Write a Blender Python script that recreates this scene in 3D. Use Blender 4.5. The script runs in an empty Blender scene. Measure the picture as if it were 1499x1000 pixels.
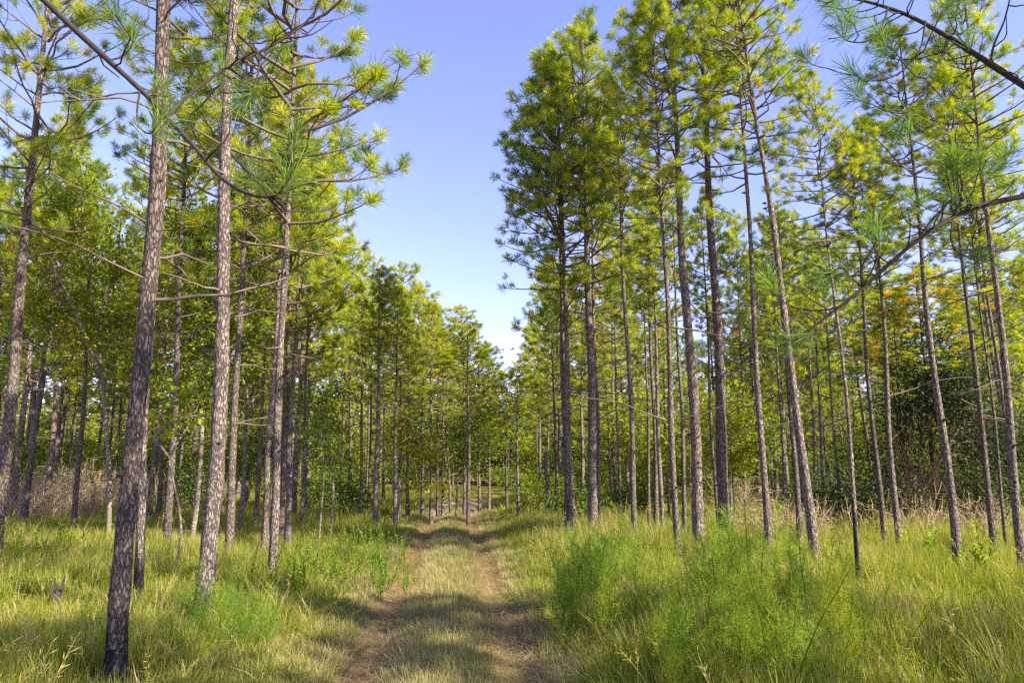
import bpy, math, random
import numpy as np
from mathutils import Vector, Quaternion, Matrix

SC = bpy.context.scene
COL = SC.collection
PI = math.pi
rad = math.radians

# ------------------------------------------------------------------ camera
F = 1050.0                       # focal length in pixels of a 1499 px wide frame
CAMH = 1.6
PITCH = math.atan(190.0 / F)
cp, sp = math.cos(PITCH), math.sin(PITCH)
cam_d = bpy.data.cameras.new('camera')
cam_d.sensor_width = 36.0
cam_d.sensor_fit = 'HORIZONTAL'
cam_d.lens = F / 1499.0 * 36.0
cam_d.clip_start = 0.05
cam_d.clip_end = 2000
cam = bpy.data.objects.new('camera', cam_d)
cam.location = (0, 0, CAMH)
cam.rotation_euler = (PI / 2 + PITCH, 0, 0)
COL.objects.link(cam)
SC.camera = cam


def ray(px, py):
    u = (px - 749.5) / F
    v = (500 - py) / F
    return Vector((u, cp - v * sp, sp + v * cp))


def at_depth(px, py, Y):
    d = ray(px, py)
    t = Y / d.y
    return Vector((d.x * t, Y, CAMH + d.z * t))


def on_ground(px, py):
    d = ray(px, py)
    t = -CAMH / d.z
    return Vector((d.x * t, d.y * t, 0))


# ------------------------------------------------------------------ terrain
def pathx(Y):
    Y = np.asarray(Y, float)
    return -0.09 - 0.0775 * Y + 0.0045 * np.clip(Y - 25, 0, None) ** 2


def vnoise(x, y, s=1.0, o=0.0):
    x = np.asarray(x, float) * s + o
    y = np.asarray(y, float) * s - o * 1.7
    return (np.sin(x * 1.3 + 1.7 * np.sin(y * 0.9 + 0.4)) + np.sin(y * 1.7 + 1.3 * np.sin(x * 1.1 + 2.1))
            + 0.6 * np.sin(2.3 * x - 1.9 * y + 1.0)) / 2.6


def height(x, y):
    x = np.asarray(x, float)
    y = np.asarray(y, float)
    d = x - pathx(y)
    w = 0.12 * vnoise(0 * y, y, 0.8, 3)
    rut = np.exp(-((np.abs(d + w * 0.4) - 0.62) / 0.24) ** 2)
    off = np.clip((np.abs(d) - 0.9) / 1.5, 0, 1)
    h = -0.085 * rut + 0.03 * np.exp(-(d / 0.3) ** 2)
    h = h + off * (0.05 + 0.06 * vnoise(x, y, 0.6)) + 0.012 * vnoise(x, y, 3.1, 2)
    return h * np.clip((90 - y) / 40, 0, 1)


# ------------------------------------------------------------------ mesh builder
class MB:
    def __init__(self):
        self.v = []
        self.n = 0
        self.loops = []
        self.sizes = []
        self.mat = []
        self.tint = []

    def add(self, verts, faces, mat=0, tint=0.5):
        verts = np.asarray(verts, float).reshape(-1, 3)
        faces = np.asarray(faces, int)
        self.v.append(verts)
        self.loops.append((faces + self.n).reshape(-1))
        nf, k = faces.shape
        self.sizes.append(np.full(nf, k, int))
        self.mat.append(np.full(nf, mat, int))
        t = np.asarray(tint, float)
        self.tint.append(np.full(nf, float(t)) if t.ndim == 0 else t)
        self.n += len(verts)

    def tube(self, pts, radii, n=6, mat=0, tint=0.5, wob=None, cap=True):
        P = np.asarray(pts, float)
        R = np.asarray(radii, float)
        m = len(P)
        T = np.gradient(P, axis=0)
        T /= np.linalg.norm(T, axis=1)[:, None] + 1e-9
        ref = np.array([0.0, 0, 1]) if abs(T[0][2]) < 0.9 else np.array([1.0, 0, 0])
        A = np.cross(T, ref)
        A /= np.linalg.norm(A, axis=1)[:, None] + 1e-9
        B = np.cross(T, A)
        a = np.arange(n) * 2 * PI / n
        rr = R[:, None] * np.ones((1, n))
        if wob is not None:
            rr = rr * wob
        V = P[:, None, :] + (A[:, None, :] * np.cos(a)[None, :, None] + B[:, None, :] * np.sin(a)[None, :, None]) * rr[:, :, None]
        i, j = np.meshgrid(np.arange(m - 1), np.arange(n), indexing='ij')
        jn = (j + 1) % n
        f = np.stack([i * n + j, i * n + jn, (i + 1) * n + jn, (i + 1) * n + j], -1).reshape(-1, 4)
        self.add(V.reshape(-1, 3), f, mat, tint)
        if cap and n == 6:
            b = self.n - n
            self.loops.append(np.arange(b, b + n))
            self.sizes.append(np.array([n]))
            self.mat.append(np.array([mat]))
            self.tint.append(np.array([float(np.mean(tint))]))

    def mesh(self, name, mats, smooth=True):
        me = bpy.data.meshes.new(name)
        V = np.concatenate(self.v)
        L = np.concatenate(self.loops)
        S = np.concatenate(self.sizes)
        me.vertices.add(len(V))
        me.vertices.foreach_set('co', V.astype(np.float32).ravel())
        me.loops.add(len(L))
        me.loops.foreach_set('vertex_index', L.astype(np.int32))
        me.polygons.add(len(S))
        st = np.concatenate([[0], np.cumsum(S)[:-1]])
        me.polygons.foreach_set('loop_start', st.astype(np.int32))
        me.polygons.foreach_set('material_index', np.concatenate(self.mat).astype(np.int32))
        if smooth:
            me.polygons.foreach_set('use_smooth', np.ones(len(S), bool))
        a = me.attributes.new('tint', 'FLOAT', 'FACE')
        a.data.foreach_set('value', np.concatenate(self.tint).astype(np.float32))
        for m in mats:
            me.materials.append(m)
        me.update(calc_edges=True)
        return me


def obj(name, me, parent=None, loc=None):
    o = bpy.data.objects.new(name, me)
    COL.objects.link(o)
    if parent:
        o.parent = parent
    if loc is not None:
        o.location = loc
    return o


def tag(o, label, cat, group=None, kind=None):
    if label:
        o['label'] = label
    if cat:
        o['category'] = cat
    if group:
        o['group'] = group
    if kind:
        o['kind'] = kind
    return o


def empty(name, loc, label, cat, group=None):
    o = bpy.data.objects.new(name, None)
    o.empty_display_size = 0.2
    COL.objects.link(o)
    o.location = loc
    return tag(o, label, cat, group)


# ------------------------------------------------------------------ materials
def newmat(name):
    m = bpy.data.materials.new(name)
    m.use_nodes = True
    nt = m.node_tree
    nt.nodes.clear()
    return m, nt


def N(nt, t, **kw):
    n = nt.nodes.new(t)
    for k, v in kw.items():
        setattr(n, k, v)
    return n


def ramp(nt, stops, interp='LINEAR'):
    r = N(nt, 'ShaderNodeValToRGB')
    cr = r.color_ramp
    cr.interpolation = interp
    while len(cr.elements) < len(stops):
        cr.elements.new(0.5)
    for e, (p, c) in zip(cr.elements, stops):
        e.position = p
        e.color = (c[0], c[1], c[2], 1)
    return r


def math_node(nt, op, a, b=None, clamp=False):
    n = N(nt, 'ShaderNodeMath', operation=op)
    n.use_clamp = clamp
    for i, x in enumerate((a, b)):
        if x is None:
            continue
        if isinstance(x, (int, float)):
            n.inputs[i].default_value = x
        else:
            nt.links.new(x, n.inputs[i])
    return n.outputs[0]


def mixcol(nt, fac, a, b):
    n = N(nt, 'ShaderNodeMix', data_type='RGBA')
    if isinstance(fac, (int, float)):
        n.inputs[0].default_value = fac
    else:
        nt.links.new(fac, n.inputs[0])
    for s, x in ((6, a), (7, b)):
        if isinstance(x, tuple):
            n.inputs[s].default_value = (*x, 1)
        else:
            nt.links.new(x, n.inputs[s])
    return n.outputs[2]


def noise(nt, scale, detail=3, vec=None, rough=0.6):
    n = N(nt, 'ShaderNodeTexNoise')
    n.inputs['Scale'].default_value = scale
    n.inputs['Detail'].default_value = detail
    n.inputs['Roughness'].default_value = rough
    if vec is not None:
        nt.links.new(vec, n.inputs['Vector'])
    return n.outputs['Fac']


def foliage_mat(name, stops, transl=0.4, objvar=0.25, posvar=None, gloss=0.05, sat=1.1):
    """colour from the per-face tint plus a per-object offset; part of the light passes through the blade"""
    m, nt = newmat(name)
    at = N(nt, 'ShaderNodeAttribute', attribute_name='tint')
    oi = N(nt, 'ShaderNodeObjectInfo')
    f = math_node(nt, 'ADD', at.outputs['Fac'], math_node(nt, 'MULTIPLY', math_node(nt, 'SUBTRACT', oi.outputs['Random'], 0.5), objvar))
    if posvar:
        g = N(nt, 'ShaderNodeNewGeometry')
        nz = noise(nt, posvar[0], 3, g.outputs['Position'])
        f = math_node(nt, 'ADD', f, math_node(nt, 'MULTIPLY', math_node(nt, 'SUBTRACT', nz, 0.5), posvar[1]), True)
    r = ramp(nt, stops)
    nt.links.new(f, r.inputs[0])
    d = N(nt, 'ShaderNodeBsdfDiffuse')
    t = N(nt, 'ShaderNodeBsdfTranslucent')
    nt.links.new(r.outputs[0], d.inputs['Color'])
    hs = N(nt, 'ShaderNodeHueSaturation')
    hs.inputs['Saturation'].default_value = sat
    hs.inputs['Value'].default_value = 1.7
    nt.links.new(r.outputs[0], hs.inputs['Color'])
    nt.links.new(hs.outputs[0], t.inputs['Color'])
    mx = N(nt, 'ShaderNodeMixShader')
    mx.inputs[0].default_value = transl
    nt.links.new(d.outputs[0], mx.inputs[1])
    nt.links.new(t.outputs[0], mx.inputs[2])
    gl = N(nt, 'ShaderNodeBsdfGlossy')
    gl.inputs['Roughness'].default_value = 0.6
    gl.inputs['Color'].default_value = (0.9, 0.95, 0.8, 1)
    mx2 = N(nt, 'ShaderNodeMixShader')
    mx2.inputs[0].default_value = gloss
    nt.links.new(mx.outputs[0], mx2.inputs[1])
    nt.links.new(gl.outputs[0], mx2.inputs[2])
    out = N(nt, 'ShaderNodeOutputMaterial')
    nt.links.new(mx2.outputs[0], out.inputs[0])
    return m


def bark_mat(name, plate, plate2, crack, sc=(24, 24, 7), bump=0.6, char=False):
    m, nt = newmat(name)
    tc = N(nt, 'ShaderNodeTexCoord')
    mp = N(nt, 'ShaderNodeMapping')
    mp.inputs['Scale'].default_value = sc
    nt.links.new(tc.outputs['Object'], mp.inputs['Vector'])
    nw = N(nt, 'ShaderNodeTexNoise')
    nw.inputs['Scale'].default_value = 0.9
    nw.inputs['Detail'].default_value = 5
    nt.links.new(mp.outputs[0], nw.inputs['Vector'])
    va = N(nt, 'ShaderNodeVectorMath', operation='ADD')
    vs = N(nt, 'ShaderNodeVectorMath', operation='SCALE')
    vs.inputs['Scale'].default_value = 2.2
    nt.links.new(nw.outputs['Color'], vs.inputs[0])
    nt.links.new(mp.outputs[0], va.inputs[0])
    nt.links.new(vs.outputs[0], va.inputs[1])
    vo = N(nt, 'ShaderNodeTexVoronoi', feature='DISTANCE_TO_EDGE')
    vo.inputs['Scale'].default_value = 1.0
    nt.links.new(va.outputs[0], vo.inputs['Vector'])
    vc = N(nt, 'ShaderNodeTexVoronoi', feature='F1')
    vc.inputs['Scale'].default_value = 1.0
    nt.links.new(va.outputs[0], vc.inputs['Vector'])
    sepc = N(nt, 'ShaderNodeSeparateColor')
    nt.links.new(vc.outputs['Color'], sepc.inputs[0])
    fine = noise(nt, 5.0, 5, mp.outputs[0], 0.7)
    big = noise(nt, 0.25, 3, mp.outputs[0])
    t = math_node(nt, 'ADD', math_node(nt, 'MULTIPLY', sepc.outputs[0], 0.5), math_node(nt, 'MULTIPLY', fine, 0.6))
    t = math_node(nt, 'ADD', t, math_node(nt, 'MULTIPLY', math_node(nt, 'SUBTRACT', big, 0.5), 0.7), True)
    c1 = mixcol(nt, t, plate2, plate)
    r5 = ramp(nt, [(0.56, (0, 0, 0)), (0.70, (1, 1, 1))])
    nt.links.new(noise(nt, 0.55, 4, mp.outputs[0]), r5.inputs[0])
    c1 = mixcol(nt, math_node(nt, 'MULTIPLY', r5.outputs[0], 0.5), c1, (plate[0] * 0.85, plate[1] * 0.68, plate[2] * 0.5))
    edge = N(nt, 'ShaderNodeMapRange')
    edge.inputs[1].default_value = 0.0
    edge.inputs[2].default_value = 0.22
    nt.links.new(vo.outputs['Distance'], edge.inputs[0])
    c2 = mixcol(nt, edge.outputs[0], crack, c1)
    oi = N(nt, 'ShaderNodeObjectInfo')
    hs = N(nt, 'ShaderNodeHueSaturation')
    mr = N(nt, 'ShaderNodeMapRange')
    mr.inputs[3].default_value = 0.75
    mr.inputs[4].default_value = 1.25
    nt.links.new(oi.outputs['Random'], mr.inputs[0])
    nt.links.new(mr.outputs[0], hs.inputs['Value'])
    nt.links.new(c2, hs.inputs['Color'])
    p = N(nt, 'ShaderNodeBsdfPrincipled')
    p.inputs['Roughness'].default_value = 0.9
    p.inputs['Specular IOR Level'].default_value = 0.15
    nt.links.new(hs.outputs[0], p.inputs['Base Color'])
    hgt = math_node(nt, 'ADD', edge.outputs[0], math_node(nt, 'MULTIPLY', fine, 0.6))
    b = N(nt, 'ShaderNodeBump')
    b.inputs['Strength'].default_value = bump
    b.inputs['Distance'].default_value = 0.02
    nt.links.new(hgt, b.inputs['Height'])
    nt.links.new(b.outputs[0], p.inputs['Normal'])
    out = N(nt, 'ShaderNodeOutputMaterial')
    nt.links.new(p.outputs[0], out.inputs[0])
    return m


def plain_mat(name, a, b, scale=20, rough=0.9):
    m, nt = newmat(name)
    tc = N(nt, 'ShaderNodeTexCoord')
    f = noise(nt, scale, 4, tc.outputs['Object'])
    at = N(nt, 'ShaderNodeAttribute', attribute_name='tint')
    f = math_node(nt, 'ADD', f, math_node(nt, 'SUBTRACT', at.outputs['Fac'], 0.5), True)
    c = mixcol(nt, f, a, b)
    p = N(nt, 'ShaderNodeBsdfPrincipled')
    p.inputs['Roughness'].default_value = rough
    p.inputs['Specular IOR Level'].default_value = 0.2
    nt.links.new(c, p.inputs['Base Color'])
    out = N(nt, 'ShaderNodeOutputMaterial')
    nt.links.new(p.outputs[0], out.inputs[0])
    return m


BARK = bark_mat('pine bark', (0.33, 0.275, 0.24), (0.175, 0.142, 0.122), (0.05, 0.04, 0.036), (38, 38, 11), 0.9)
BARK_CHAR = bark_mat('charred pine bark', (0.06, 0.052, 0.05), (0.03, 0.027, 0.026), (0.012, 0.011, 0.011))
BARK_GREY = bark_mat('grey smooth bark', (0.30, 0.26, 0.21), (0.17, 0.145, 0.12), (0.10, 0.085, 0.07), (14, 14, 14), 0.3)
LIMB_SHADE_KNOT = plain_mat('shaded bough and dark knot bark', (0.022, 0.018, 0.016), (0.07, 0.056, 0.048), 30)  # bough bark darkened to carry the boughs' shade; the dark branch knots share it
LIMB = plain_mat('bough bark', (0.07, 0.055, 0.045), (0.20, 0.15, 0.12))
TWIG = plain_mat('dead twig wood', (0.24, 0.175, 0.105), (0.50, 0.39, 0.25), 9)
CHARWOOD = plain_mat('burnt wood', (0.012, 0.011, 0.011), (0.07, 0.062, 0.058))
NEEDLE = foliage_mat('pine needles', [(0.0, (0.045, 0.105, 0.030)), (0.25, (0.120, 0.205, 0.018)), (0.52, (0.310, 0.350, 0.014)),
                                      (0.86, (0.42, 0.42, 0.018)), (0.93, (0.42, 0.20, 0.02)), (1.0, (0.34, 0.13, 0.03))],
                     0.45, 0.16, None, 0.03)
LEAF = foliage_mat('oak leaves', [(0.0, (0.05, 0.10, 0.012)), (0.45, (0.14, 0.19, 0.012)), (0.85, (0.27, 0.285, 0.012)), (0.97, (0.32, 0.26, 0.02)),
                                  (1.0, (0.30, 0.15, 0.03))], 0.42, 0.3, None, 0.015)
LEAF_G = foliage_mat('green shrub leaves', [(0.0, (0.022, 0.05, 0.012)), (0.22, (0.05, 0.10, 0.016)), (0.5, (0.11, 0.175, 0.016)), (1.0, (0.26, 0.28, 0.015))],
                     0.42, 0.3, None, 0.015)
GRASS = foliage_mat('grass blades', [(0.0, (0.055, 0.10, 0.014)), (0.36, (0.145, 0.195, 0.018)), (0.60, (0.275, 0.285, 0.024)),
                                     (0.80, (0.40, 0.34, 0.09)), (1.0, (0.45, 0.35, 0.19))], 0.42, 0.1, (0.42, 0.9), 0.02)
STRAW = foliage_mat('dry straw', [(0.0, (0.10, 0.15, 0.03)), (0.35, (0.22, 0.22, 0.06)), (0.7, (0.42, 0.33, 0.17)), (1.0, (0.33, 0.21, 0.12))],
                    0.3, 0.1, (0.9, 0.6), 0.03)
FENNEL = foliage_mat('feathery weed leaves', [(0.0, (0.05, 0.125, 0.010)), (0.5, (0.14, 0.26, 0.010)), (0.8, (0.29, 0.32, 0.012)),
                                              (1.0, (0.32, 0.30, 0.015))], 0.42, 0.35, None, 0.03)


EVERGREEN = foliage_mat('dark evergreen leaves', [(0.0, (0.018, 0.034, 0.011)), (0.5, (0.035, 0.06, 0.014)), (1.0, (0.09, 0.10, 0.02))], 0.2, 0.1, None, 0.02)
VINE = plain_mat('brown dead vine', (0.07, 0.045, 0.028), (0.19, 0.125, 0.07), 9)


def ground_mat(name, track):
    m, nt = newmat(name)
    g = N(nt, 'ShaderNodeNewGeometry')
    pos = g.outputs['Position']
    n1 = noise(nt, 0.9, 5, pos)
    n2 = noise(nt, 6.0, 6, pos, 0.7)
    n3 = noise(nt, 45.0, 4, pos, 0.7)
    mp = N(nt, 'ShaderNodeMapping')
    mp.inputs['Scale'].default_value = (60, 9, 9)
    mp.inputs['Rotation'].default_value = (0, 0, 0.6)
    nt.links.new(pos, mp.inputs['Vector'])
    n4 = noise(nt, 1.0, 4, mp.outputs[0], 0.7)
    if track:
        base = mixcol(nt, n1, (0.54, 0.43, 0.30), (0.37, 0.265, 0.175))
        r1 = ramp(nt, [(0.42, (0, 0, 0)), (0.60, (1, 1, 1))])
        nt.links.new(n2, r1.inputs[0])
        base = mixcol(nt, r1.outputs[0], base, (0.22, 0.145, 0.09))
    else:
        base = mixcol(nt, n1, (0.20, 0.14, 0.075), (0.12, 0.10, 0.045))
        r1 = ramp(nt, [(0.40, (0, 0, 0)), (0.62, (1, 1, 1))])
        nt.links.new(n2, r1.inputs[0])
        base = mixcol(nt, r1.outputs[0], base, (0.26, 0.17, 0.08))
    r2 = ramp(nt, [(0.50, (0, 0, 0)), (0.70, (1, 1, 1))])
    nt.links.new(n4, r2.inputs[0])
    base = mixcol(nt, math_node(nt, 'MULTIPLY', r2.outputs[0], 0.75), base, (0.46, 0.34, 0.19))
    r3 = ramp(nt, [(0.25, (1, 1, 1)), (0.45, (0, 0, 0))])
    nt.links.new(n3, r3.inputs[0])
    base = mixcol(nt, math_node(nt, 'MULTIPLY', r3.outputs[0], 0.8), base, (0.06, 0.045, 0.032))
    p = N(nt, 'ShaderNodeBsdfPrincipled')
    p.inputs['Roughness'].default_value = 0.95
    p.inputs['Specular IOR Level'].default_value = 0.1
    nt.links.new(base, p.inputs['Base Color'])
    b = N(nt, 'ShaderNodeBump')
    b.inputs['Strength'].default_value = 0.9
    b.inputs['Distance'].default_value = 0.03
    nt.links.new(math_node(nt, 'ADD', n3, math_node(nt, 'ADD', n2, n4)), b.inputs['Height'])
    nt.links.new(b.outputs[0], p.inputs['Normal'])
    out = N(nt, 'ShaderNodeOutputMaterial')
    nt.links.new(p.outputs[0], out.inputs[0])
    return m


# ------------------------------------------------------------------ ground sheets
offs = np.concatenate([-np.geomspace(1.25, 600, 60)[::-1], np.arange(-1.15, 1.151, 0.1), np.geomspace(1.25, 600, 60)])
Ys = np.concatenate([np.linspace(-60, -6, 12), np.arange(-5, 50, 0.25), np.geomspace(50.5, 900, 40)])


def sheet(name, offs, Ys, lift, mat):
    pY = np.minimum(Ys, 60)
    X = offs[None, :] + pathx(pY)[:, None]
    Yg = Ys[:, None] + 0 * X
    Z = height(X, Yg) + lift
    V = np.stack([X, Yg, Z], -1).reshape(-1, 3)
    a, b = len(Ys), len(offs)
    i, j = np.meshgrid(np.arange(a - 1), np.arange(b - 1), indexing='ij')
    f = np.stack([i * b + j, i * b + j + 1, (i + 1) * b + j + 1, (i + 1) * b + j], -1).reshape(-1, 4)
    m = MB()
    m.add(V, f)
    return tag(obj(name, m.mesh(name, [mat])), None, None, kind='structure')


tag(sheet('ground', offs, Ys, 0, ground_mat('forest floor', False)), 'grassy pine litter forest floor either side of the track', None)
tag(sheet('dirt_track', offs[(offs > -1.0) & (offs < 1.0)], Ys[(Ys > -4) & (Ys < 41)], 0.004, ground_mat('sandy track', True)),
    'sandy two rut track running away through the pines', None)

# ------------------------------------------------------------------ pine crowns
rng = np.random.default_rng(11)


def rot_to(d, roll):
    """matrix whose z column is d"""
    d = d / (np.linalg.norm(d) + 1e-9)
    a = np.cross(d, [0, 0, 1.0]) if abs(d[2]) < 0.95 else np.cross(d, [1.0, 0, 0])
    a /= np.linalg.norm(a)
    b = np.cross(d, a)
    c, s = math.cos(roll), math.sin(roll)
    return np.stack([a * c + b * s, -a * s + b * c, d], 1)


def tuft_template(r, n, w, length, axis=0.16):
    """needles springing from the last hand's breadth of a twig, forwards and outwards"""
    k = np.arange(n)
    z0 = axis * (r.random(n) - 0.75)
    az = r.random(n) * 2 * PI
    th = rad(8) + rad(80) * r.random(n) ** 0.9
    L = length * (0.7 + 0.4 * r.random(n))
    d = np.stack([np.sin(th) * np.cos(az), np.sin(th) * np.sin(az), np.cos(th)], 1)
    base = np.stack([0 * z0, 0 * z0, z0], 1)
    tip = base + d * L[:, None]
    side = np.cross(d, r.normal(size=(n, 3)))
    side /= np.linalg.norm(side, axis=1)[:, None]
    q = base + d * (L * 0.45)[:, None]
    V = np.stack([base, q + side * w / 2, tip, q - side * w / 2], 1)   # slim diamond
    return V.reshape(-1, 3), np.arange(4 * n).reshape(n, 4)


def needle_tufts(mb, r, spots, n, w, length, mat=1):
    temps = [tuft_template(r, n, w, length) for _ in range(7)]
    for (p, d, t, s) in spots:
        V, f = temps[r.integers(7)]
        M = rot_to(np.asarray(d, float), r.random() * 6.28) * s
        V2 = V @ M.T
        rr = np.linalg.norm(V2[:, :2], axis=1)
        V2[:, 2] -= 0.35 * rr ** 2          # long needles sag
        tt = np.clip(t + 0.06 * r.normal(size=len(f)), 0, 0.76 if t < 0.8 else 1)
        mb.add(V2 + np.asarray(p), f, mat, tt)


def curve_pts(p0, az, el, L, r, up=0.35, n=6, wig=0.05):
    pts = [np.asarray(p0, float)]
    a, e = az, el
    for i in range(n - 1):
        a += r.normal() * wig * 3
        e += up / (n - 1) + r.normal() * wig
        d = np.array([math.cos(e) * math.cos(a), math.cos(e) * math.sin(a), math.sin(e)])
        pts.append(pts[-1] + d * L / (n - 1))
    return np.array(pts)


def lerp_path(P, s):
    x = s * (len(P) - 1)
    i = min(int(x), len(P) - 2)
    f = x - i
    return P[i] * (1 - f) + P[i + 1] * f, P[i + 1] - P[i]


def pine_crown(seed, n, w, density=1.0, H=8.0, R=2.3, rust=0.008, sparse_low=0.35, tm=0.42):
    r = np.random.default_rng(seed)
    mb = MB()
    spots = []

    def tint():
        t = np.clip(r.normal(tm, 0.20), 0.0, 0.7)
        if r.random() < rust:
            t = r.uniform(0.88, 1.0)
        return t

    z = 0.0
    while z < H - 0.35:
        f = z / H
        nb = r.integers(2, 5) if f > sparse_low * 0.6 else r.integers(1, 4)
        prof = (0.75 + 0.9 * f if f < 0.28 else 1.0 - 0.80 * ((f - 0.28) / 0.72) ** 1.15)
        a0 = r.random() * 6.28
        for b in range(nb):
            az = a0 + b * 6.28 / nb + r.normal() * 0.35
            L = R * prof * r.uniform(0.55, 1.15)
            el = rad(-4 + 48 * f) + r.normal() * 0.14
            P = curve_pts((0, 0, z + r.normal() * 0.06), az, el, L, r, 0.45, 7, 0.07)
            r0 = 0.010 + 0.011 * L
            mb.tube(P, np.linspace(r0, 0.006, 7), 5, 0, r.uniform(0.3, 0.7))
            s = r.uniform(0.25, 0.45) if f < sparse_low else r.uniform(0.12, 0.3)
            side = 1
            e, d = lerp_path(P, 1.0)
            spots.append((e, d + np.array([0, 0, 0.4 * np.linalg.norm(d)]), tint(), r.uniform(0.95, 1.2)))
            while s < 0.97:
                p, d = lerp_path(P, s)
                azb = math.atan2(d[1], d[0]) + side * r.uniform(0.5, 1.1)
                lb = (0.22 + 0.42 * L * (1 - s)) * r.uniform(0.6, 1.2)
                Q = curve_pts(p, azb, rad(r.uniform(-8, 35)), lb, r, 0.6, 4, 0.1)
                mb.tube(Q, np.linspace(0.009, 0.005, 4), 3, 0, r.uniform(0.3, 0.7))
                e, d2 = lerp_path(Q, 1.0)
                spots.append((e, d2 / np.linalg.norm(d2) + np.array([0, 0, 0.35]), tint(), r.uniform(0.65, 1.25)))
                if lb > 0.45:
                    e, d2 = lerp_path(Q, r.uniform(0.5, 0.75))
                    dd = d2 / np.linalg.norm(d2) + r.normal(size=3) * 0.6 + np.array([0, 0, 0.4])
                    e2 = e + dd * 0.16
                    mb.tube([e, e2], [0.006, 0.005], 3, 0)
                    spots.append((e2, dd, tint(), r.uniform(0.55, 1.05)))
                side = -side
                s += r.uniform(0.10, 0.19) / density * (1.6 / max(L, 0.8)) ** 0.5
        z += r.uniform(0.26, 0.52) * (1.0 - 0.25 * f)
    # leader
    for k in range(5):
        d = np.array([r.normal() * 0.35, r.normal() * 0.35, 1])
        p = np.array([0, 0, H - 0.1 * k])
        mb.tube([p, p + d * 0.22], [0.008, 0.005], 3, 0)
        spots.append((p + d * 0.22, d, tint(), 1.0))
    needle_tufts(mb, r, spots, n, w, 0.21)
    return mb.mesh('pine_crown', [LIMB, NEEDLE])


CROWN_HI = [pine_crown(100 + i, 105, 0.009, 0.72) for i in range(8)]
CROWN_MID = [pine_crown(200 + i, 58, 0.0155, 0.72) for i in range(10)]
CROWN_LO = [pine_crown(300 + i, 28, 0.027, 0.75) for i in range(5)]
CROWN_SUNLIT = [pine_crown(500 + i, 58, 0.0155, 0.8, tm=0.56) for i in range(4)]  # needle tint raised so these crowns look sunlit
CROWN_RUST = [pine_crown(400, 56, 0.0155, 0.75, rust=0.26)]


def trunk_mesh(seed, H, r0, near, char=0.0, hc=6.0, bend=0.0, top=0.10):
    r = np.random.default_rng(seed)
    n = (22 if r0 > 0.08 else 16) if near else 7
    m = int(max(8, H / ((0.09 if r0 > 0.08 else 0.16) if near else 1.1)))
    z = np.concatenate([[-0.25], np.linspace(0, H, m)])
    ph = r.random(4) * 6.28
    amp = 0.035 * np.clip(z / 2, 0, 1) * np.clip((hc + 1.5 - z) / 3, 0, 1)
    x = amp * np.sin(z * 0.9 + ph[0]) + bend * np.sin(np.clip(z / hc, 0, 1) * PI)
    y = amp * np.sin(z * 0.7 + ph[1])
    x -= x[1]
    y -= y[1]
    rr = r0 * (1 - (1 - top) * np.clip(z / H, 0, 1) ** 1.25)
    rr = rr + r0 * 0.42 * np.exp(-np.clip(z, 0, None) / 0.22)
    P = np.stack([x, y, z], 1)
    wob = None
    if near:
        wob = 1 + 0.045 * r.normal(size=(len(z), n)) + 0.03 * np.sin(z * 3.1 + ph[2])[:, None]
        wob[:, :] += 0.06 * (r.random((len(z), 1)) < 0.06)
    mb = MB()
    mb.tube(P, rr, n, 0, 0.5, wob, cap=False)
    if char > 0:
        zz = np.repeat(z[:-1], n)
        lim = char * (0.8 + 0.35 * np.sin(np.tile(np.arange(n), len(z) - 1) * 6.28 / n + ph[3]) + 0.15 * r.normal(size=len(zz)))
        mb.mat[0] = np.where(zz < lim, 1, 0)
    return mb.mesh('pine_trunk', [BARK, BARK_CHAR])


def dead_branch_mesh(seed):
    r = np.random.default_rng(seed)
    mb = MB()
    L = r.uniform(0.35, 1.5)
    P = curve_pts((0, 0, 0), 0, rad(r.uniform(-15, 25)), L, r, r.uniform(-0.3, 0.5), 7, 0.12)
    mb.tube(P, np.linspace(0.014, 0.004, 7), 5, 0, 0.5)
    for k in range(r.integers(1, 5)):
        p, d = lerp_path(P, r.uniform(0.35, 0.9))
        Q = curve_pts(p, r.uniform(-1.2, 1.2), rad(r.uniform(-20, 40)), L * r.uniform(0.15, 0.4), r, 0.2, 4, 0.15)
        mb.tube(Q, np.linspace(0.007, 0.003, 4), 3, 0, 0.5)
    return mb.mesh('dead_branch', [LIMB])


DEAD = [dead_branch_mesh(900 + i) for i in range(10)]


def stub_mesh(seed):
    r = np.random.default_rng(seed)
    mb = MB()
    L = r.uniform(0.03, 0.12)
    e = rad(r.uniform(0, 35))
    P = np.array([[0, 0, 0], [0.5 * L, 0, 0.5 * L * math.tan(e)], [L, 0.1 * L, L * math.tan(e)]])
    mb.tube(P, [0.024, 0.015, 0.008], 6, 0, 0.3)
    return mb.mesh('branch_stub', [LIMB_SHADE_KNOT])


STUB = [stub_mesh(950 + i) for i in range(5)]
TRUNK_CACHE = {}
prand = random.Random(5)
used_spots = []


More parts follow.
